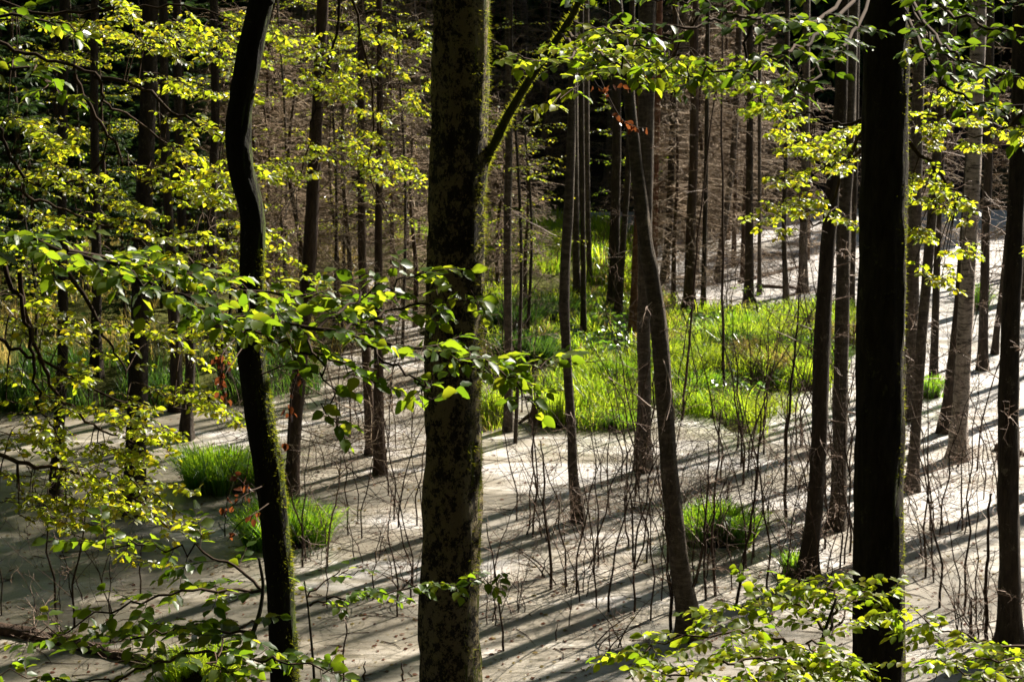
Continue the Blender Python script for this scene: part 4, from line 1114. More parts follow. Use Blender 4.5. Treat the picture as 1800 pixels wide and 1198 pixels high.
# fallen log, lower corner
def log(label, a, b, r, seed, twigs=10):
    rng = np.random.RandomState(seed)
    A, B = G(*a), G(*b); n = 16
    t = np.linspace(0, 1, n)[:, None]; pts = A * (1 - t) + B * t
    pts[:, 2] += 0.03 + rng.normal(0, .01, n); pts[:, 1] += 0.05 * np.sin(t[:, 0] * 5)
    g = Geo(); tube(g, pts, np.linspace(r, r * .55, n), 14, ripple=1 + rng.normal(0, .05, (n, 14)))
    root = thing('fallen_log', label, 'log', A, 'fallen wood in the water')
    link('stem', g.mesh('stem', M['bark_log'], A), root)
    gt = Geo()
    for k in range(twigs):
        p = pts[rng.randint(1, n)]
        grow(gt, rng, p, (rng.normal(), rng.normal(), .5), .35 + .3 * rng.rand(), .006, 1, 4, .8, .4)
    link('broken_twigs', gt.mesh('broken_twigs', M['twig'], A), root, kind='stuff')
log('brown rotting log lying in the water behind the near leaves, shaggy with broken twigs', (-20, 1108), (275, 1166), .10, 1, 26)
log('thin fallen stem across the bright far water', (1300, 498), (1405, 470), .06, 2, 4)
log('thin sunken stem in the bright far water, lower of two', (1330, 505), (1402, 508), .05, 3, 4)
log('thin sunken stem at the back of the bright far water', (1335, 452), (1382, 448), .05, 4, 3)
log('short fallen stem on the water edge beside the edge trunk', (1748, 790), (1800, 800), .07, 5, 5)

# ------------------------------------------------------------------ beech boughs with leaves
def px_path(pl): return [P(x, y, Y) for x, y, Y in pl]
def leafy_tree(name, label, base, trunk, sprays, leaf, mat_key, seed, objs=0, group=None, tr=0.05, simple=False, tilt=0.48, dens=1.0, gap=0.42, width=0.35, step=0.13, sag=0.2, trunk_mat='bark_beech_dark', cat='tree', dead=0):
    """a young beech: stem, boughs, leaves. sprays: dicts or pixel paths (x, y, distance)"""
    rng = np.random.RandomState(seed)
    base = np.array(base, float); base[2] = max(hz(base[0], base[1]), 0)
    root = thing(name, label, cat, base, group)
    if trunk:
        g = Geo(); pts = catmull([base + np.array([0, 0, -.2])] + [np.array(q) for q in trunk], 6)
        tube(g, pts, np.linspace(tr, tr * .35, len(pts)), 9)
        link('trunk', g.mesh('trunk', M[trunk_mat], base), root)
    total = 0
    for sp in sprays:
        opt = {}
        if isinstance(sp, tuple): sp, opt = sp
        gt = Geo(); lv = Leaves()
        w = opt.get('w', width)
        spray(gt, lv, rng, px_path(sp), opt.get('r', .012), w, opt.get('leaf', leaf), step=opt.get('step', step), sag=opt.get('sag', sag), tilt=tilt, dens=opt.get('dens', dens), gap=gap, start=opt.get('start', .05))
        br = link('branch', gt.mesh('branch', M['twig_dark'], base), root)
        if not lv.p: continue
        left = np.ones(len(lv.p), bool)
        if objs - total > 0:
            left = place_leaf_objects(lv, br, base, LEAF_MESH['lime' if 'lime' in mat_key else 'green'], objs - total)
            total += int((~left).sum())
        if left.any():
            g2 = Geo(); lv.to_geo(g2, simple=simple, sel=left)
            link('foliage', g2.mesh('foliage', M[opt.get('mat', mat_key)], base), root, kind='stuff')
    if dead:
        pass
    return root

# near bough sweeping across the picture (stem stands outside the view)
b = P(-330, 400, 7.2)
leafy_tree('young_beech', 'dark green beech bough reaching across the curved and lichen-blotched trunks', b, [P(-300, 700, 7.2), P(-320, 420, 7.2), P(-300, 0, 7.2)], [
    ([(-310, 380, 7.2), (-80, 405, 7.1), (120, 440, 7.0), (270, 500, 7.0), (380, 550, 6.9), (500, 572, 6.9)], dict(w=.36, r=.014, start=.25, step=.045)),
    ([(120, 440, 7.0), (300, 480, 7.3), (450, 510, 7.4), (560, 520, 7.4), (620, 522, 7.4)], dict(w=.30, r=.008, step=.045)),
    ([(460, 572, 6.9), (600, 580, 6.9), (740, 612, 6.9), (870, 640, 7.0), (960, 652, 7.0)], dict(w=.30, r=.009, step=.05)),
    ([(560, 575, 6.9), (640, 520, 7.2), (700, 490, 7.3), (760, 478, 7.3)], dict(w=.20, r=.006, step=.055)),
    ([(600, 580, 6.9), (700, 545, 7.2), (790, 525, 7.3), (840, 522, 7.3)], dict(w=.20, r=.006, step=.055)),
    ([(620, 590, 6.8), (690, 640, 6.7), (740, 680, 6.6), (755, 700, 6.6)], dict(w=.2, r=.006)),
    ([(870, 640, 7.0), (905, 680, 6.9), (930, 715, 6.9)], dict(w=.08, r=.004, step=.1)),
    ([(540, 600, 6.8), (570, 660, 6.7), (580, 740, 6.7)], dict(w=.18, r=.005)),
    ([(440, 580, 6.8), (520, 610, 6.8), (610, 650, 6.8), (680, 670, 6.8)], dict(w=.22, r=.006)),
], .061, 'leaf_green', 31, objs=300)

# low boughs around the foot of the curved trunk
b = P(640, 1400, 8.0)
leafy_tree('young_beech', 'low green beech sapling in front of the curved trunk foot, over shaded water', P(330, 1420, 8.0), [P(360, 1250, 8.0), P(440, 1120, 8.2), P(462, 1040, 8.3), P(455, 980, 8.3)], [
    ([(462, 1040, 8.3), (400, 990, 8.4), (320, 965, 8.5), (235, 955, 8.5), (150, 945, 8.6)], dict(w=.3, r=.008)),
    ([(462, 1040, 8.3), (340, 1036, 8.2), (230, 1060, 8.1), (130, 1095, 8.0), (40, 1120, 8.0)], dict(w=.26, r=.008)),
    ([(440, 1110, 8.2), (330, 1100, 8.0), (240, 1120, 7.9), (180, 1130, 7.8)], dict(w=.32, r=.008)),
    ([(420, 1150, 8.1), (330, 1150, 7.8), (220, 1185, 7.6), (120, 1200, 7.5), (0, 1190, 7.5)], dict(w=.34, r=.008)),
    ([(420, 1160, 8.1), (480, 1160, 7.7), (560, 1170, 7.6), (600, 1195, 7.6)], dict(w=.28, r=.006)),
    ([(450, 1090, 8.2), (400, 1120, 7.9), (380, 1160, 7.7), (420, 1200, 7.6)], dict(w=.3, r=.006)),
], .066, 'leaf_green', 32, objs=300, tr=.016, step=.085)
leafy_tree('young_beech', 'thin bright beech twig lying level across the lichen-blotched trunk low down', P(560, 1420, 9.4), [P(555, 1250, 9.4), P(545, 1100, 9.4), P(535, 1020, 9.4)], [
    ([(545, 1060, 9.4), (590, 1052, 9.4), (650, 1042, 9.3), (740, 1030, 9.3), (830, 1022, 9.2), (885, 1020, 9.2)], dict(w=.16, r=.006, step=.055)),
    ([(540, 1050, 9.4), (580, 1010, 9.5), (620, 1005, 9.5)], dict(w=.15, r=.005)),
], .058, 'leaf_green', 33, objs=140, tr=.01)

# bright low sapling before the thick black beech
leafy_tree('young_beech', 'lime green beech sapling lit by the sun before the thick black beech', P(1420, 1420, 9.2), [P(1430, 1300, 9.2), P(1440, 1150, 9.2), P(1470, 1050, 9.2)], [
    ([(1455, 1110, 9.2), (1400, 1060, 9.4), (1330, 1055, 9.5), (1260, 1080, 9.5)], dict(w=.40, r=.010)),
    ([(1455, 1110, 9.2), (1470, 1050, 9.4), (1450, 1025, 9.6), (1400, 1020, 9.8)], dict(w=.36, r=.008)),
    ([(1460, 1120, 9.2), (1510, 1050, 9.6), (1560, 1040, 9.8)], dict(w=.3, r=.007)),
    ([(1440, 1160, 9.2), (1360, 1120, 9.1), (1260, 1110, 9.0), (1170, 1130, 9.0), (1110, 1150, 9.0)], dict(w=.42, r=.010)),
    ([(1440, 1190, 9.2), (1380, 1160, 8.8), (1280, 1160, 8.6), (1200, 1180, 8.5), (1130, 1200, 8.5)], dict(w=.42, r=.010)),
    ([(1440, 1160, 9.2), (1420, 1130, 8.9), (1470, 1150, 8.7), (1500, 1200, 8.5)], dict(w=.36, r=.008)),
    ([(1440, 1190, 9.2), (1400, 1190, 8.6), (1340, 1205, 8.4)], dict(w=.36, r=.008)),
], .056, 'leaf_lime', 34, objs=300, tr=.018, step=.06)
leafy_tree('young_beech', 'lime green beech bough low at the corner past the thick black beech', P(1900, 1400, 9.5), [P(1900, 1300, 9.5), P(1890, 1150, 9.5), P(1880, 900, 9.5)], [
    ([(1890, 1180, 9.5), (1800, 1140, 9.3), (1700, 1120, 9.2), (1640, 1095, 9.2), (1580, 1070, 9.2)], dict(w=.34, r=.009)),
    ([(1890, 1200, 9.5), (1800, 1160, 9.0), (1720, 1160, 8.9), (1640, 1170, 8.9)], dict(w=.36, r=.009)),
    ([(1890, 1230, 9.5), (1800, 1190, 8.8), (1720, 1190, 8.6), (1620, 1150, 8.6)], dict(w=.34, r=.009)),
], .056, 'leaf_lime', 35, objs=220, tr=.03, step=.07)

# mossy limb of the centre beech and its leaves
root, base, pts, rad, Yc = TREES['centre']
g = Geo()
lp = catmull([P(845, 300, 13.0), P(864, 262, 12.95), P(895, 200, 12.8), (P(925, 150, 12.6)), P(965, 90, 12.4), P(1010, 20, 12.2), P(1040, -60, 12.0)], 6)
rngm = np.random.RandomState(4)
tube(g, lp, np.linspace(.033, .019, len(lp)), 12, ripple=1 + rngm.normal(0, .07, (len(lp), 12)))
link('mossy_limb', g.mesh('mossy_limb', M['moss'], base), root, label='mossy limb forking from the trunk')
g = Geo(); lv = Leaves()
for sp, w in [([(985, 60, 12.3), (1010, 90, 10.5), (960, 110, 9.4), (890, 92, 9.0)], .26), ([(1000, 60, 12.3), (1050, 90, 10.5), (1020, 140, 9.3), (960, 180, 9.0)], .2), ([(1010, 40, 12.2), (1090, 60, 10), (1140, 90, 9.4), (1180, 100, 9.2)], .26), ([(1000, 60, 12.3), (1060, 100, 10), (1100, 115, 9.3), (1120, 125, 9.2)], .26)]:
    spray(g, lv, rngm, px_path(sp), .010, w, .062, step=.10, start=.35)
br = link('branch', g.mesh('branch', M['twig_dark'], base), root)
left = place_leaf_objects(lv, br, base, LEAF_MESH['lime'], 160)
if left.any():
    g = Geo(); lv.to_geo(g, sel=left); link('foliage', g.mesh('foliage', M['leaf_lime'], base), root, kind='stuff')

# boughs at the top edge, shade painted into their leaf green, both sides of the thick black beech
root, base, pts, rad, Yr = TREES['right']
def more_boughs(root, base, sprays, leaf, mat, objs, seed, width=.34, step=.11):
    rng = np.random.RandomState(seed); tot = 0
    for sp in sprays:
        g = Geo(); lv = Leaves()
        spray(g, lv, rng, px_path(sp), .012, width, leaf, step=step, start=.46)
        br = link('branch', g.mesh('branch', M['twig_dark'], base), root)
        left = np.ones(len(lv.p), bool)
        if objs > tot:
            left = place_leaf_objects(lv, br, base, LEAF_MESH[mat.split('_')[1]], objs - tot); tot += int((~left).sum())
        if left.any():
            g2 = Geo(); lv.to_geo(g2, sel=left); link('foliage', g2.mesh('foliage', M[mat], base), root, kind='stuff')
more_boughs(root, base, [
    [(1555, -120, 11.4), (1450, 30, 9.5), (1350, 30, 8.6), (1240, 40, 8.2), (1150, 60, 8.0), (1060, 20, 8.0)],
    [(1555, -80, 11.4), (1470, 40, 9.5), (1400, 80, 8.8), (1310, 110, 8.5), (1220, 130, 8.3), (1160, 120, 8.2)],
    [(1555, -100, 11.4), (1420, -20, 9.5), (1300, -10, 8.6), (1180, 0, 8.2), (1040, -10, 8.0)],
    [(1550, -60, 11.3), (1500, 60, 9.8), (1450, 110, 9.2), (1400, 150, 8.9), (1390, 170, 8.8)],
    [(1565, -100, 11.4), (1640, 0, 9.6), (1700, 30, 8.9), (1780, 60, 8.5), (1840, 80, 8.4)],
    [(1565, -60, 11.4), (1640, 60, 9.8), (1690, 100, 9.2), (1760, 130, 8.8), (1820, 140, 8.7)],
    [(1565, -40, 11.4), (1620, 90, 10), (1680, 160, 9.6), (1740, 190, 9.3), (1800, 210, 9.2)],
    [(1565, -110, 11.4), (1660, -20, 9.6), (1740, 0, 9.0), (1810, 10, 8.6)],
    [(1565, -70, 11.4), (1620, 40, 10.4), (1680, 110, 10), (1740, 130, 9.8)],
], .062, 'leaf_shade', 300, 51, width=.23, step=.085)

# green bough at the top left corner
leafy_tree('young_beech', 'green beech bough in the top corner above the yellow leaves', P(-420, 300, 8.0), [P(-400, 500, 8), P(-400, 100, 8), P(-380, -200, 8)], [
    ([(-400, 60, 8.0), (-150, 10, 8.0), (0, 30, 7.8), (90, 40, 7.8), (170, 45, 7.8)], dict(w=.3, r=.012, start=.4)),
    ([(-400, 100, 8.0), (-100, 80, 7.9), (20, 110, 7.8), (70, 130, 7.8), (105, 160, 7.7)], dict(w=.26, r=.010, start=.5)),
], .060, 'leaf_green', 36, objs=120)

# the big yellow-leaved beech that fills the left side
def frange(a, b, n): return np.linspace(a, b, n)
def fan_paths(rng, starts, n, spread=(120, 60), Yr=(-1.2, 1.2), steps=3, droop=20):
    out = []
    for k in range(n):
        x, y, Y, dx, dy = starts[k % len(starts)]
        L = 0.5 + 0.7 * rng.rand()
        x += rng.normal(0, 30); y += rng.normal(0, 18)
        p = [(x, y, Y)]
        yy = Y
        for s in range(1, steps + 1):
            yy = Y + (Yr[0] + (Yr[1] - Yr[0]) * rng.rand()) * s / steps
            p.append((x + dx * L * s / steps + rng.normal(0, 6), y + dy * L * s / steps + droop * (s / steps) ** 2 * rng.rand() + rng.normal(0, 5), yy))
        out.append(p)
    return out
yr = np.random.RandomState(61)
LIMBS = [  # dark limbs seen among the yellow leaves
    [(-120, -40, 15), (60, 20, 15), (200, 15, 15), (320, 10, 15), (420, 40, 15)],
    [(-100, 520, 12.2), (0, 600, 12.3), (90, 640, 12.4), (200, 700, 12.5), (330, 720, 12.8)],
    [(-100, 760, 12), (30, 810, 12), (120, 830, 12), (230, 880, 12), (300, 930, 12)],
    [(-80, 70, 14), (0, 78, 14), (60, 100, 14), (165, 130, 14), (185, 180, 14), (230, 205, 14.1), (300, 260, 14.2), (345, 330, 14.3), (365, 400, 14.4)],
    [(165, 132, 14), (240, 150, 14), (300, 195, 13.9), (360, 225, 13.8), (410, 260, 13.8)],
    [(-60, 310, 14), (0, 318, 14), (60, 350, 14.1), (120, 370, 14.2), (190, 400, 14.3), (260, 400, 14.4)],
    [(-60, 200, 13.5), (0, 230, 13.5), (25, 290, 13.5), (80, 330, 13.6), (170, 290, 13.6), (200, 200, 13.6)],
    [(130, 130, 14), (160, 190, 14), (200, 250, 14), (235, 290, 14), (300, 300, 14)],
    [(10, 470, 12), (45, 560, 12), (60, 640, 12), (70, 720, 12), (100, 760, 12)],
    [(30, 480, 12), (60, 600, 12.1), (100, 690, 12.2), (160, 745, 12.3), (240, 780, 12.4)],
    [(120, 480, 12.5), (165, 545, 12.5), (200, 610, 12.5), (222, 660, 12.5)],
    [(230, 420, 13), (310, 450, 13), (360, 470, 13), (420, 480, 13)],
]
STARTS = [  # start x, y, distance, reach dx, dy
    (40, 55, 15, 130, 30), (150, 20, 15, 120, 30), (280, 30, 15, 110, 40), (120, 60, 15, 130, 10), (330, 15, 15, 100, 60),
    (20, 190, 14, 100, 20), (60, 210, 14, 90, 40), (230, 100, 14, 130, 20), (250, 130, 14, 120, 20), (290, 210, 14, 90, 40),
    (10, 280, 14, 120, 20), (60, 300, 13.8, 110, 10), (230, 290, 13.8, 150, 20), (260, 320, 13.8, 150, 10), (300, 260, 13.8, 110, 50),
    (110, 330, 13.8, 140, 30), (140, 350, 13.8, 150, 30), (300, 330, 14, 120, 20), (0, 360, 13.5, 120, 30), (360, 290, 14, 110, 20),
    (200, 440, 13, 130, 10), (250, 460, 13, 150, 10), (300, 430, 14, 120, 20), (330, 480, 14, 110, 10), (380, 420, 15, 100, 20),
    (10, 540, 12.5, 130, 30), (80, 560, 12.5, 130, 30), (150, 570, 12.5, 130, 20), (0, 620, 12.5, 120, 40), (100, 650, 12.5, 120, 30), (280, 580, 13, 120, 20), (310, 600, 13, 120, 30),
    (120, 700, 12.5, 140, 40), (180, 730, 12.5, 140, 40), (60, 740, 12.5, 120, 30), (250, 690, 13, 140, 40), (320, 690, 13, 110, 50), (150, 780, 12.5, 140, 40), (0, 780, 12, 120, 40),
    (0, 830, 12, 140, 40), (60, 850, 12, 150, 40), (130, 820, 12, 140, 60), (180, 860, 12, 120, 50), (20, 900, 12, 160, 20), (100, 900, 12, 160, 50), (200, 900, 12, 110, 30), (0, 700, 12.3, 100, 30), (220, 760, 12.5, 100, 50), (60, 480, 12.6, 90, 30),
]
def with_limbs(label, limbs, starts, n, seed, base, trunk, leaf=.058, mat='leaf_yellow', width=.22, tr=.05, step=.10, dens=1.0):
    rng = np.random.RandomState(seed)
    bb = np.array(base, float); bb[2] = max(hz(bb[0], bb[1]), 0)
    root = thing('young_beech', label, 'tree', bb, 'yellow-leaved young beeches')
    g = Geo(); tp = catmull([bb + np.array([0, 0, -.2])] + [np.array(q) for q in trunk], 6)
    tube(g, tp, np.linspace(tr, tr * .35, len(tp)), 9); link('trunk', g.mesh('trunk', M['bark_beech_dark'], bb), root)
    lim_pts = [np.array(tp)]
    for L in limbs:
        q = catmull(px_path(L), 5); q += rng.normal(0, .012, q.shape)
        g = Geo(); tube(g, q, np.linspace(.017, .005, len(q)), 6, cap=False)
        link('limb', g.mesh('limb', M['twig_dark'], bb), root); lim_pts.append(q)
    allp = np.vstack(lim_pts)
    gt = Geo(); lv = Leaves()
    for p in fan_paths(rng, starts, n):
        pp = px_path(p)
        j = np.argmin(np.linalg.norm(allp - pp[0], axis=1) + 0.6 * np.maximum(0, allp[:, 0] - pp[0][0]))
        q0 = allp[j]
        if np.linalg.norm(q0 - pp[0]) > .15:     # a thin twig ties each fan to the nearest limb
            mid = (q0 + pp[0]) / 2 + np.array([0, 0, .06])
            tube(gt, catmull([q0, mid, pp[0]], 3), np.linspace(.005, .003, 7), 4, cap=False)
        spray(gt, lv, rng, pp, .0035, width, leaf, step=step, sag=.25, tilt=.62, gap=.55, wob=.012, dens=dens)
    link('twigs', gt.mesh('twigs', M['twig_dark'], bb), root, kind='stuff')
    g = Geo(); lv.to_geo(g, simple=False); link('foliage', g.mesh('foliage', M[mat], bb), root, kind='stuff')
    return root
with_limbs('yellow-green beech with arching dark limbs filling the side over shaded water', LIMBS, STARTS, 155, 62, P(-260, 700, 13.5), [P(-240, 700, 13.5), P(-230, 300, 13.5), P(-220, 0, 13.6), P(-200, -300, 13.6)], width=.085, step=.08, leaf=.046)
with_limbs('sunlit yellow beech behind the curved trunk and up to the lichen-blotched one', [[(600, -80, 20), (590, 60, 20), (560, 150, 20), (540, 250, 20), (520, 330, 20)], [(600, -60, 20), (640, 80, 20), (655, 200, 20), (650, 300, 20), (690, 400, 20)], [(500, -60, 20), (470, 40, 20), (420, 60, 20), (370, 30, 20)]],
           [(540, 50, 20, 60, 30), (600, 30, 20, 60, 40), (620, 90, 20, 50, 30), (560, 120, 20, 60, 30), (610, 150, 20, 60, 30), (630, 210, 20, 60, 20), (590, 240, 20, 60, 20), (640, 290, 20, 50, 20), (520, 60, 20, 50, 30), (720, 40, 20, 30, 60), (730, 130, 20, 20, 60), (600, 200, 20, 50, 40), (450, 280, 20, 60, 20), (500, 310, 20, 60, 10), (440, 420, 18, 60, 20), (470, 480, 18, 50, 20), (700, 290, 22, 40, 20), (480, 150, 20, 60, 30), (380, 30, 18, 60, 10), (360, 80, 18, 60, 10)], 60, 63, P(795, 900, 20), [P(800, 700, 20), P(805, 300, 20), P(800, -40, 20), P(760, -300, 20)], leaf=.05, width=.09, step=.08, tr=.035)
with_limbs('small yellow-leaved beech twigs in front of the close pair of trunks', [[(1560, 180, 15), (1500, 260, 15), (1470, 340, 15), (1440, 395, 15), (1400, 380, 15)], [(1540, 200, 15), (1480, 220, 15), (1420, 200, 15), (1385, 200, 15)], [(1550, 230, 15), (1490, 280, 15), (1430, 300, 15)]],
           [(1440, 200, 15, -50, 0), (1470, 230, 15, -60, 10), (1500, 240, 15, -60, 5), (1450, 240, 15, -60, 10), (1490, 270, 15, -60, 20), (1450, 300, 15, -60, 10), (1430, 310, 15, -60, 10), (1500, 290, 15, -40, 0), (1440, 370, 15, -80, 5), (1400, 375, 15, -70, 15), (1380, 390, 15, -50, 20), (1430, 385, 15, 50, 15), (1420, 260, 15, -30, 0)], 26, 64, P(1560, 1000, 15.2), [P(1556, 700, 15.2), P(1560, 300, 15.2), P(1565, -80, 15.2)], leaf=.046, width=.075, tr=.03, step=.075)
with_limbs('yellow-leaved beech twigs hanging past the thick black beech before the birch', [[(1590, 240, 14), (1640, 290, 14), (1670, 330, 14), (1720, 360, 14)], [(1840, 180, 14), (1760, 190, 14), (1680, 200, 14), (1610, 205, 14)], [(1840, 160, 14), (1760, 230, 14), (1700, 240, 14)]],
           [(1610, 205, 14, 70, 5), (1660, 190, 14, 70, 5), (1710, 180, 14, 70, 10), (1760, 200, 14, 60, 20), (1640, 220, 14, 70, 0), (1700, 235, 14, 60, 10), (1600, 270, 14, 30, 20), (1610, 330, 14, 30, 10), (1640, 310, 14, 50, 30), (1660, 350, 14, 30, 20), (1600, 350, 14, 40, 10), (1620, 390, 14, 50, 0), (1650, 430, 14, 30, -10), (1640, 460, 14, 30, 20), (1780, 420, 14, 20, 30), (1690, 170, 14, 60, 0), (1620, 480, 14, 30, 5)], 34, 65, P(1860, 900, 14), [P(1860, 700, 14), P(1850, 300, 14), P(1850, -80, 14)], leaf=.046, width=.075, tr=.04, step=.075)

with_limbs('bright lime beech twigs hanging beside the red-barked pine stem', [[(1550, -100, 14.8), (1400, -80, 15), (1250, 0, 15), (1190, 90, 15), (1150, 130, 15)], [(1550, -90, 14.8), (1360, -20, 15), (1310, 80, 15), (1330, 150, 15), (1340, 200, 15)]],
           [(1180, 110, 15, 60, 10), (1200, 130, 15, 60, 5), (1150, 120, 15, 50, 15), (1250, 130, 15, 60, 10), (1290, 140, 15, 50, 15), (1260, 180, 15, 70, 15), (1300, 120, 15, 60, 10), (1230, 100, 15, 60, 10), (1130, 90, 15, 50, 5), (1320, 160, 15, 40, 10)], 24, 66, P(1543, 1100, 14.2), [P(1543, 900, 14.2), P(1552, 300, 14.4), P(1555, -100, 14.6)], leaf=.055, width=.16, mat='leaf_lime', tr=.02)

# small leafy trees standing farther back
def back_beech(label, px, py, d, w_m, h0, h1, n, seed, mat='leaf_yellow', leaf=.055):
    rng = np.random.RandomState(seed)
    c = P(px, py, d); base = np.array([c[0], c[1], max(0, hz(c[0], c[1]))])
    root = thing('young_beech', label, 'tree', base, 'small leafy trees behind the swamp')
    g = Geo(); tp = catmull([base + [0, 0, -.2], base + [.1, 0, h1 * .4], base + [-.05, .1, h1 * .8], base + [0, 0, h1]], 5)
    tube(g, tp, np.linspace(.035, .008, len(tp)), 7); link('trunk', g.mesh('trunk', M['bark_dark'], base), root)
    gt = Geo(); lv = Leaves()
    for k in range(n):
        z = h0 + (h1 - h0) * rng.rand(); a = rng.rand() * 6.28; L = w_m * (0.4 + .7 * rng.rand())
        i = int(np.argmin(abs(tp[:, 2] - base[2] - z * .85)))
        p0 = tp[i]; d3 = np.array([math.cos(a), math.sin(a), .12 + .2 * rng.rand()])
        spray(gt, lv, rng, [p0, p0 + d3 * L * .5, p0 + d3 * L + np.array([0, 0, -.1])], .006, L * .3, leaf, step=.16, gap=.8, tilt=.5)
    link('twigs', gt.mesh('twigs', M['twig_dark'], base), root, kind='stuff')
    g = Geo(); lv.to_geo(g, simple=True); link('foliage', g.mesh('foliage', M[mat], base), root, kind='stuff')
back_beech('yellow leafy young tree in the wood right behind the forked mossy limb', 925, 400, 36, 1.1, 2.0, 5.5, 26, 71)
back_beech('dark leafy young tree by the ivy-flecked trunk', 1070, 450, 45, 1.2, 1.0, 7.5, 30, 72, 'leaf_green')
back_beech('yellow leafy tree between the brown trunk and the thin reddish one', 600, 500, 38, 1.5, 2.0, 8.5, 44, 73)
back_beech('yellow leafy tree at the top behind the slim trunks on the shaded side', 140, 450, 44, 2.2, 3.0, 9.5, 60, 74)
back_beech('yellow leafy tree seen behind the sturdy dark trunk', 280, 450, 40, 1.8, 2.5, 9.0, 46, 75)
back_beech('airy yellow tree behind the brown leaning trunk', 585, 500, 37, 1.4, 2.0, 8.0, 26, 191)
back_beech('airy yellow tree past the thin reddish trunk', 705, 500, 36, 1.2, 2.5, 8.0, 24, 192)
back_beech('airy olive tree just past the curved trunk', 500, 500, 41, 1.4, 1.5, 8.5, 28, 193)
back_beech('pale leafy young tree standing on the straw grass behind the curved trunk', 400, 620, 36, 1.3, .8, 4.0, 40, 76)
back_beech('small leafy tree on the straw bank between the first slim trunks', 60, 640, 35, 1.3, .6, 3.2, 36, 77)
back_beech('small green bush at the foot of the far corner trunk', 1322, 540, 38, .5, .1, 1.0, 14, 78, 'leaf_green')
back_beech('yellow leafy tree high between lichen-blotched trunk and wavy trunk', 905, 300, 30, 1.0, 3.5, 7.5, 26, 79)
back_beech('green leafy tree before the lichen-blotched trunk, high in the wood', 700, 300, 50, 1.8, 2.5, 9.0, 44, 80)
for k_, (x_, d_, h_) in enumerate([(500, 46, 8.0), (575, 50, 8.5), (625, 47, 8.0), (690, 52, 8.5), (735, 48, 7.5), (520, 57, 4.5), (640, 60, 5.0), (745, 56, 4.0), (985, 58, 4.5), (1060, 60, 5.0), (1250, 61, 5.0), (1345, 59, 4.0), (1430, 61, 5.0), (1650, 58, 4.5), (1740, 60, 5.0), (340, 55, 5.0), (90, 54, 5.0)]):
    back_beech(far_label('thin far-slope beech', x_), x_, 400, d_, 1.3, .8, h_, 16, 180 + k_, 'leaf_yellow' if k_ % 3 else 'leaf_green')
back_beech('dim green leafy tree at the far side behind the curved trunk top', 480, 300, 48, 1.8, 3.0, 9.0, 44, 81, 'leaf_green')

# ------------------------------------------------------------------ dead rust-red leaves still hanging on twigs
def dead_twig(label, paths, n, seed, leaf=.042):
    rng = np.random.RandomState(seed); gt = Geo(); lv = Leaves()
    base = P(*paths[0][0])
    for p in paths:
        q = catmull(px_path(p), 6); tube(gt, q, np.linspace(.005, .0015, len(q)), 4, cap=False)
        for k in range(n):
            i = rng.randint(len(q) // 3, len(q))
            for _ in range(rng.randint(1, 4)):
                lv.add(q[i] + rng.normal(0, .015, 3), nrm(rng.normal(0, .6, 3) + [0, 0, -1]), rng.normal(0, 1, 3), leaf * (.7 + .5 * rng.rand()))
    root = thing('dead_twig', label, 'twig', base, 'twigs with rust-red dead leaves')
    link('twig', gt.mesh('twig', M['twig_dark'], base), root)
    g = Geo(); lv.to_geo(g); link('dead_leaves', g.mesh('dead_leaves', M['leaf_dead'], base), root, kind='stuff')
dead_twig('drooping twigs with curled rust-brown dead leaves beside the curved trunk', [[(470, 850, 11.0), (440, 860, 10.6), (415, 840, 10.5), (400, 880, 10.4)], [(478, 880, 11.0), (450, 900, 10.5), (420, 920, 10.4), (400, 950, 10.4)], [(470, 850, 11.0), (430, 870, 10.5), (395, 900, 10.4)]], 7, 91)
dead_twig('hanging twig of rust-brown dead leaves before the curved trunk middle', [[(440, 570, 11.0), (392, 620, 10.4), (390, 660, 10.4), (400, 720, 10.4)], [(440, 590, 11.0), (400, 650, 10.3), (380, 690, 10.3)]], 7, 92)
dead_twig('rust-red dead leaves hanging before the brown leaning trunk', [[(452, 660, 11.0), (520, 640, 10.5), (512, 700, 10.5), (508, 780, 10.5)]], 9, 93)
dead_twig('orange dead leaves on a twig high beside the broad straight trunk', [[(1000, 60, 12.2), (1050, 100, 12), (1100, 110, 12), (1150, 135, 12)], [(1010, 40, 12.2), (1050, 150, 12), (1105, 152, 12)], [(1010, 40, 12.2), (1080, 190, 12), (1110, 220, 12), (1140, 226, 12)]], 8, 94, .04)

# ------------------------------------------------------------------ bits floating on the water film
def debris():
    rng = np.random.RandomState(99); lv = Leaves(); pale = Leaves(); gt = Geo()
    n = 0
    while n < 5200:
        px, py = rng.rand() * 1800, 430 + 770 * rng.rand()
        q = G(px, py); n += 1
        a = rng.rand() * 6.28
        (pale if rng.rand() < .35 else lv).add(np.array([q[0], q[1], .008]), np.array([math.cos(a), math.sin(a), .02]), np.array([rng.normal(0, .08), rng.normal(0, .08), 1]), .025 + .05 * rng.rand() ** 2)
        if n % 9 == 0:
            L = .1 + .5 * rng.rand() ** 2; d = np.array([math.cos(a), math.sin(a), 0]); m = q + d * L * .5 + rng.normal(0, .03, 3) * [1, 1, 0]
            tube(gt, np.array([q, m, q + d * L]) + [0, 0, .008], [.006, .005, .002], 4)
    for nm, L_, mt, lab in (('floating_leaves', lv, 'leaf_dead', 'small brown dead leaves floating on the water film'), ('floating_flecks', pale, 'straw', 'pale flecks of husk floating on the water film')):
        g = Geo(); L_.to_geo(g, simple=True); link(nm, g.mesh(nm, M[mt]), kind='stuff', label=lab, category='litter')
    link('floating_sticks', gt.mesh('floating_sticks', M['twig_dark']), kind='stuff', label='short dark sticks lying in the water film', category='litter')
debris()

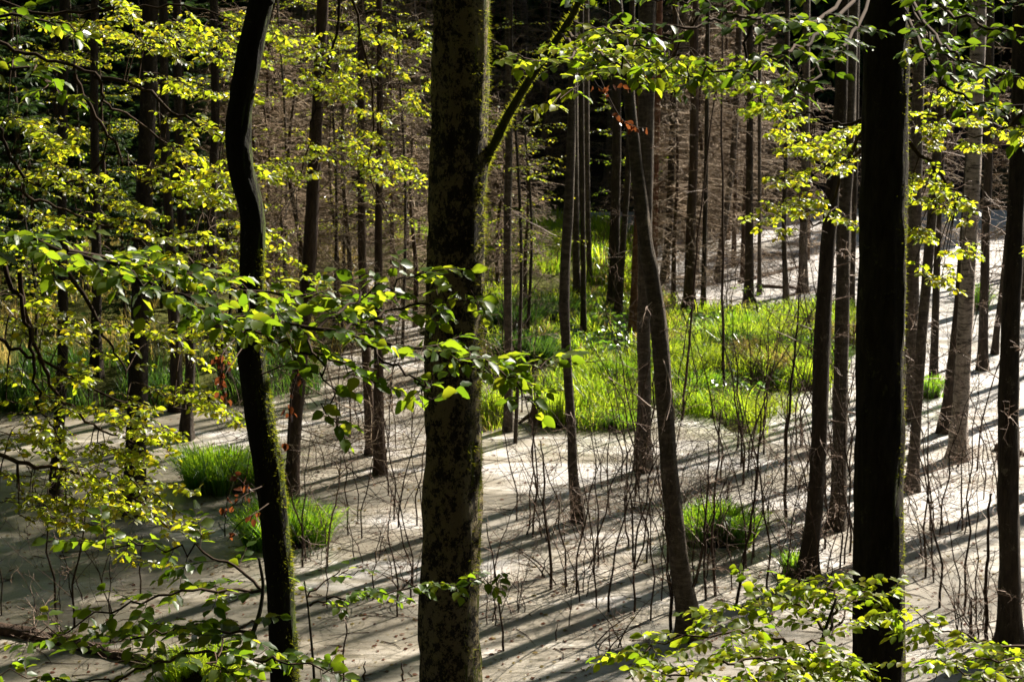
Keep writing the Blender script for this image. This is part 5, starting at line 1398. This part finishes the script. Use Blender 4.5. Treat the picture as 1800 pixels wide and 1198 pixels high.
# ------------------------------------------------------------------ moss standing off the sunny side of the near trunks
M['moss_fuzz'] = leafy('moss_fuzz', [(0, (0.05, 0.065, 0.008)), (1, (0.12, 0.12, 0.012))], [(0, (0.16, 0.2, 0.01)), (1, (0.36, 0.36, 0.02))], spec=0.02, gloss=0.0)
def moss_fuzz(key, n, seed, z0, z1, h=.022, spread=.75):
    rng = np.random.RandomState(seed); root, base, pts, rad, Y = TREES[key]
    z = z0 + (z1 - z0) * rng.rand(n * 2)
    keep = (wav(z * 0, z, .9) + .6 * wav(z * 0, z, .23) + rng.normal(0, .25, n * 2)) > -.05
    z = z[keep][:n]; n = len(z)
    c = np.column_stack([np.interp(z, pts[:, 2], pts[:, k]) for k in (0, 1)] + [z]); r = np.interp(z, pts[:, 2], rad)
    a = rng.normal(-.15, spread, n)
    nv = np.column_stack([np.cos(a), np.sin(a), np.zeros(n)])
    p = c + nv * (r * .97)[:, None]
    tip = p + (nv + rng.normal(0, .5, (n, 3)) + [0, 0, -.2]) * (h * (.5 + rng.rand(n)))[:, None]
    side = np.cross(nv, [0, 0, 1]) * .5 + rng.normal(0, .5, (n, 3)); side /= np.linalg.norm(side, axis=1, keepdims=True)
    w = .0035
    V = np.stack([p - side * w, p + side * w, tip], 1)
    g = Geo(); g.add(V.reshape(-1, 3), np.arange(3 * n).reshape(-1, 3))
    link('moss', g.mesh('moss', M['moss_fuzz'], base, smooth=False), root, kind='stuff', label='yellow-green moss along the sunny side')
moss_fuzz('centre', 5500, 1, 2.0, 8.0, spread=.6)
moss_fuzz('right', 2600, 2, 3.0, 8.0, h=.012, spread=.4)
moss_fuzz('curved', 3800, 3, 3.0, 6.2, h=.015, spread=.65)

def limb_moss():
    rng = np.random.RandomState(6); root, base = TREES['centre'][:2]; n = 1500
    k = rng.rand(n) * (len(lp) - 2); i = k.astype(int); f = (k - i)[:, None]
    c = lp[i] * (1 - f) + lp[i + 1] * f; t = lp[i + 1] - lp[i]; t /= np.linalg.norm(t, axis=1, keepdims=True)
    d = rng.normal(0, .55, (n, 3)) + [.35, 0, .6]; d -= t * (d * t).sum(1, keepdims=True); d /= np.linalg.norm(d, axis=1, keepdims=True)
    p = c + d * np.interp(k, [0, len(lp)], [.032, .018])[:, None]
    tip = p + (d + rng.normal(0, .4, (n, 3))) * (.02 * (.4 + rng.rand(n)))[:, None]
    V = np.stack([p - t * .003, p + t * .003, tip], 1); g = Geo(); g.add(V.reshape(-1, 3), np.arange(3 * n).reshape(-1, 3))
    link('limb_moss', g.mesh('limb_moss', M['moss_fuzz'], base, smooth=False), root, kind='stuff')
limb_moss()
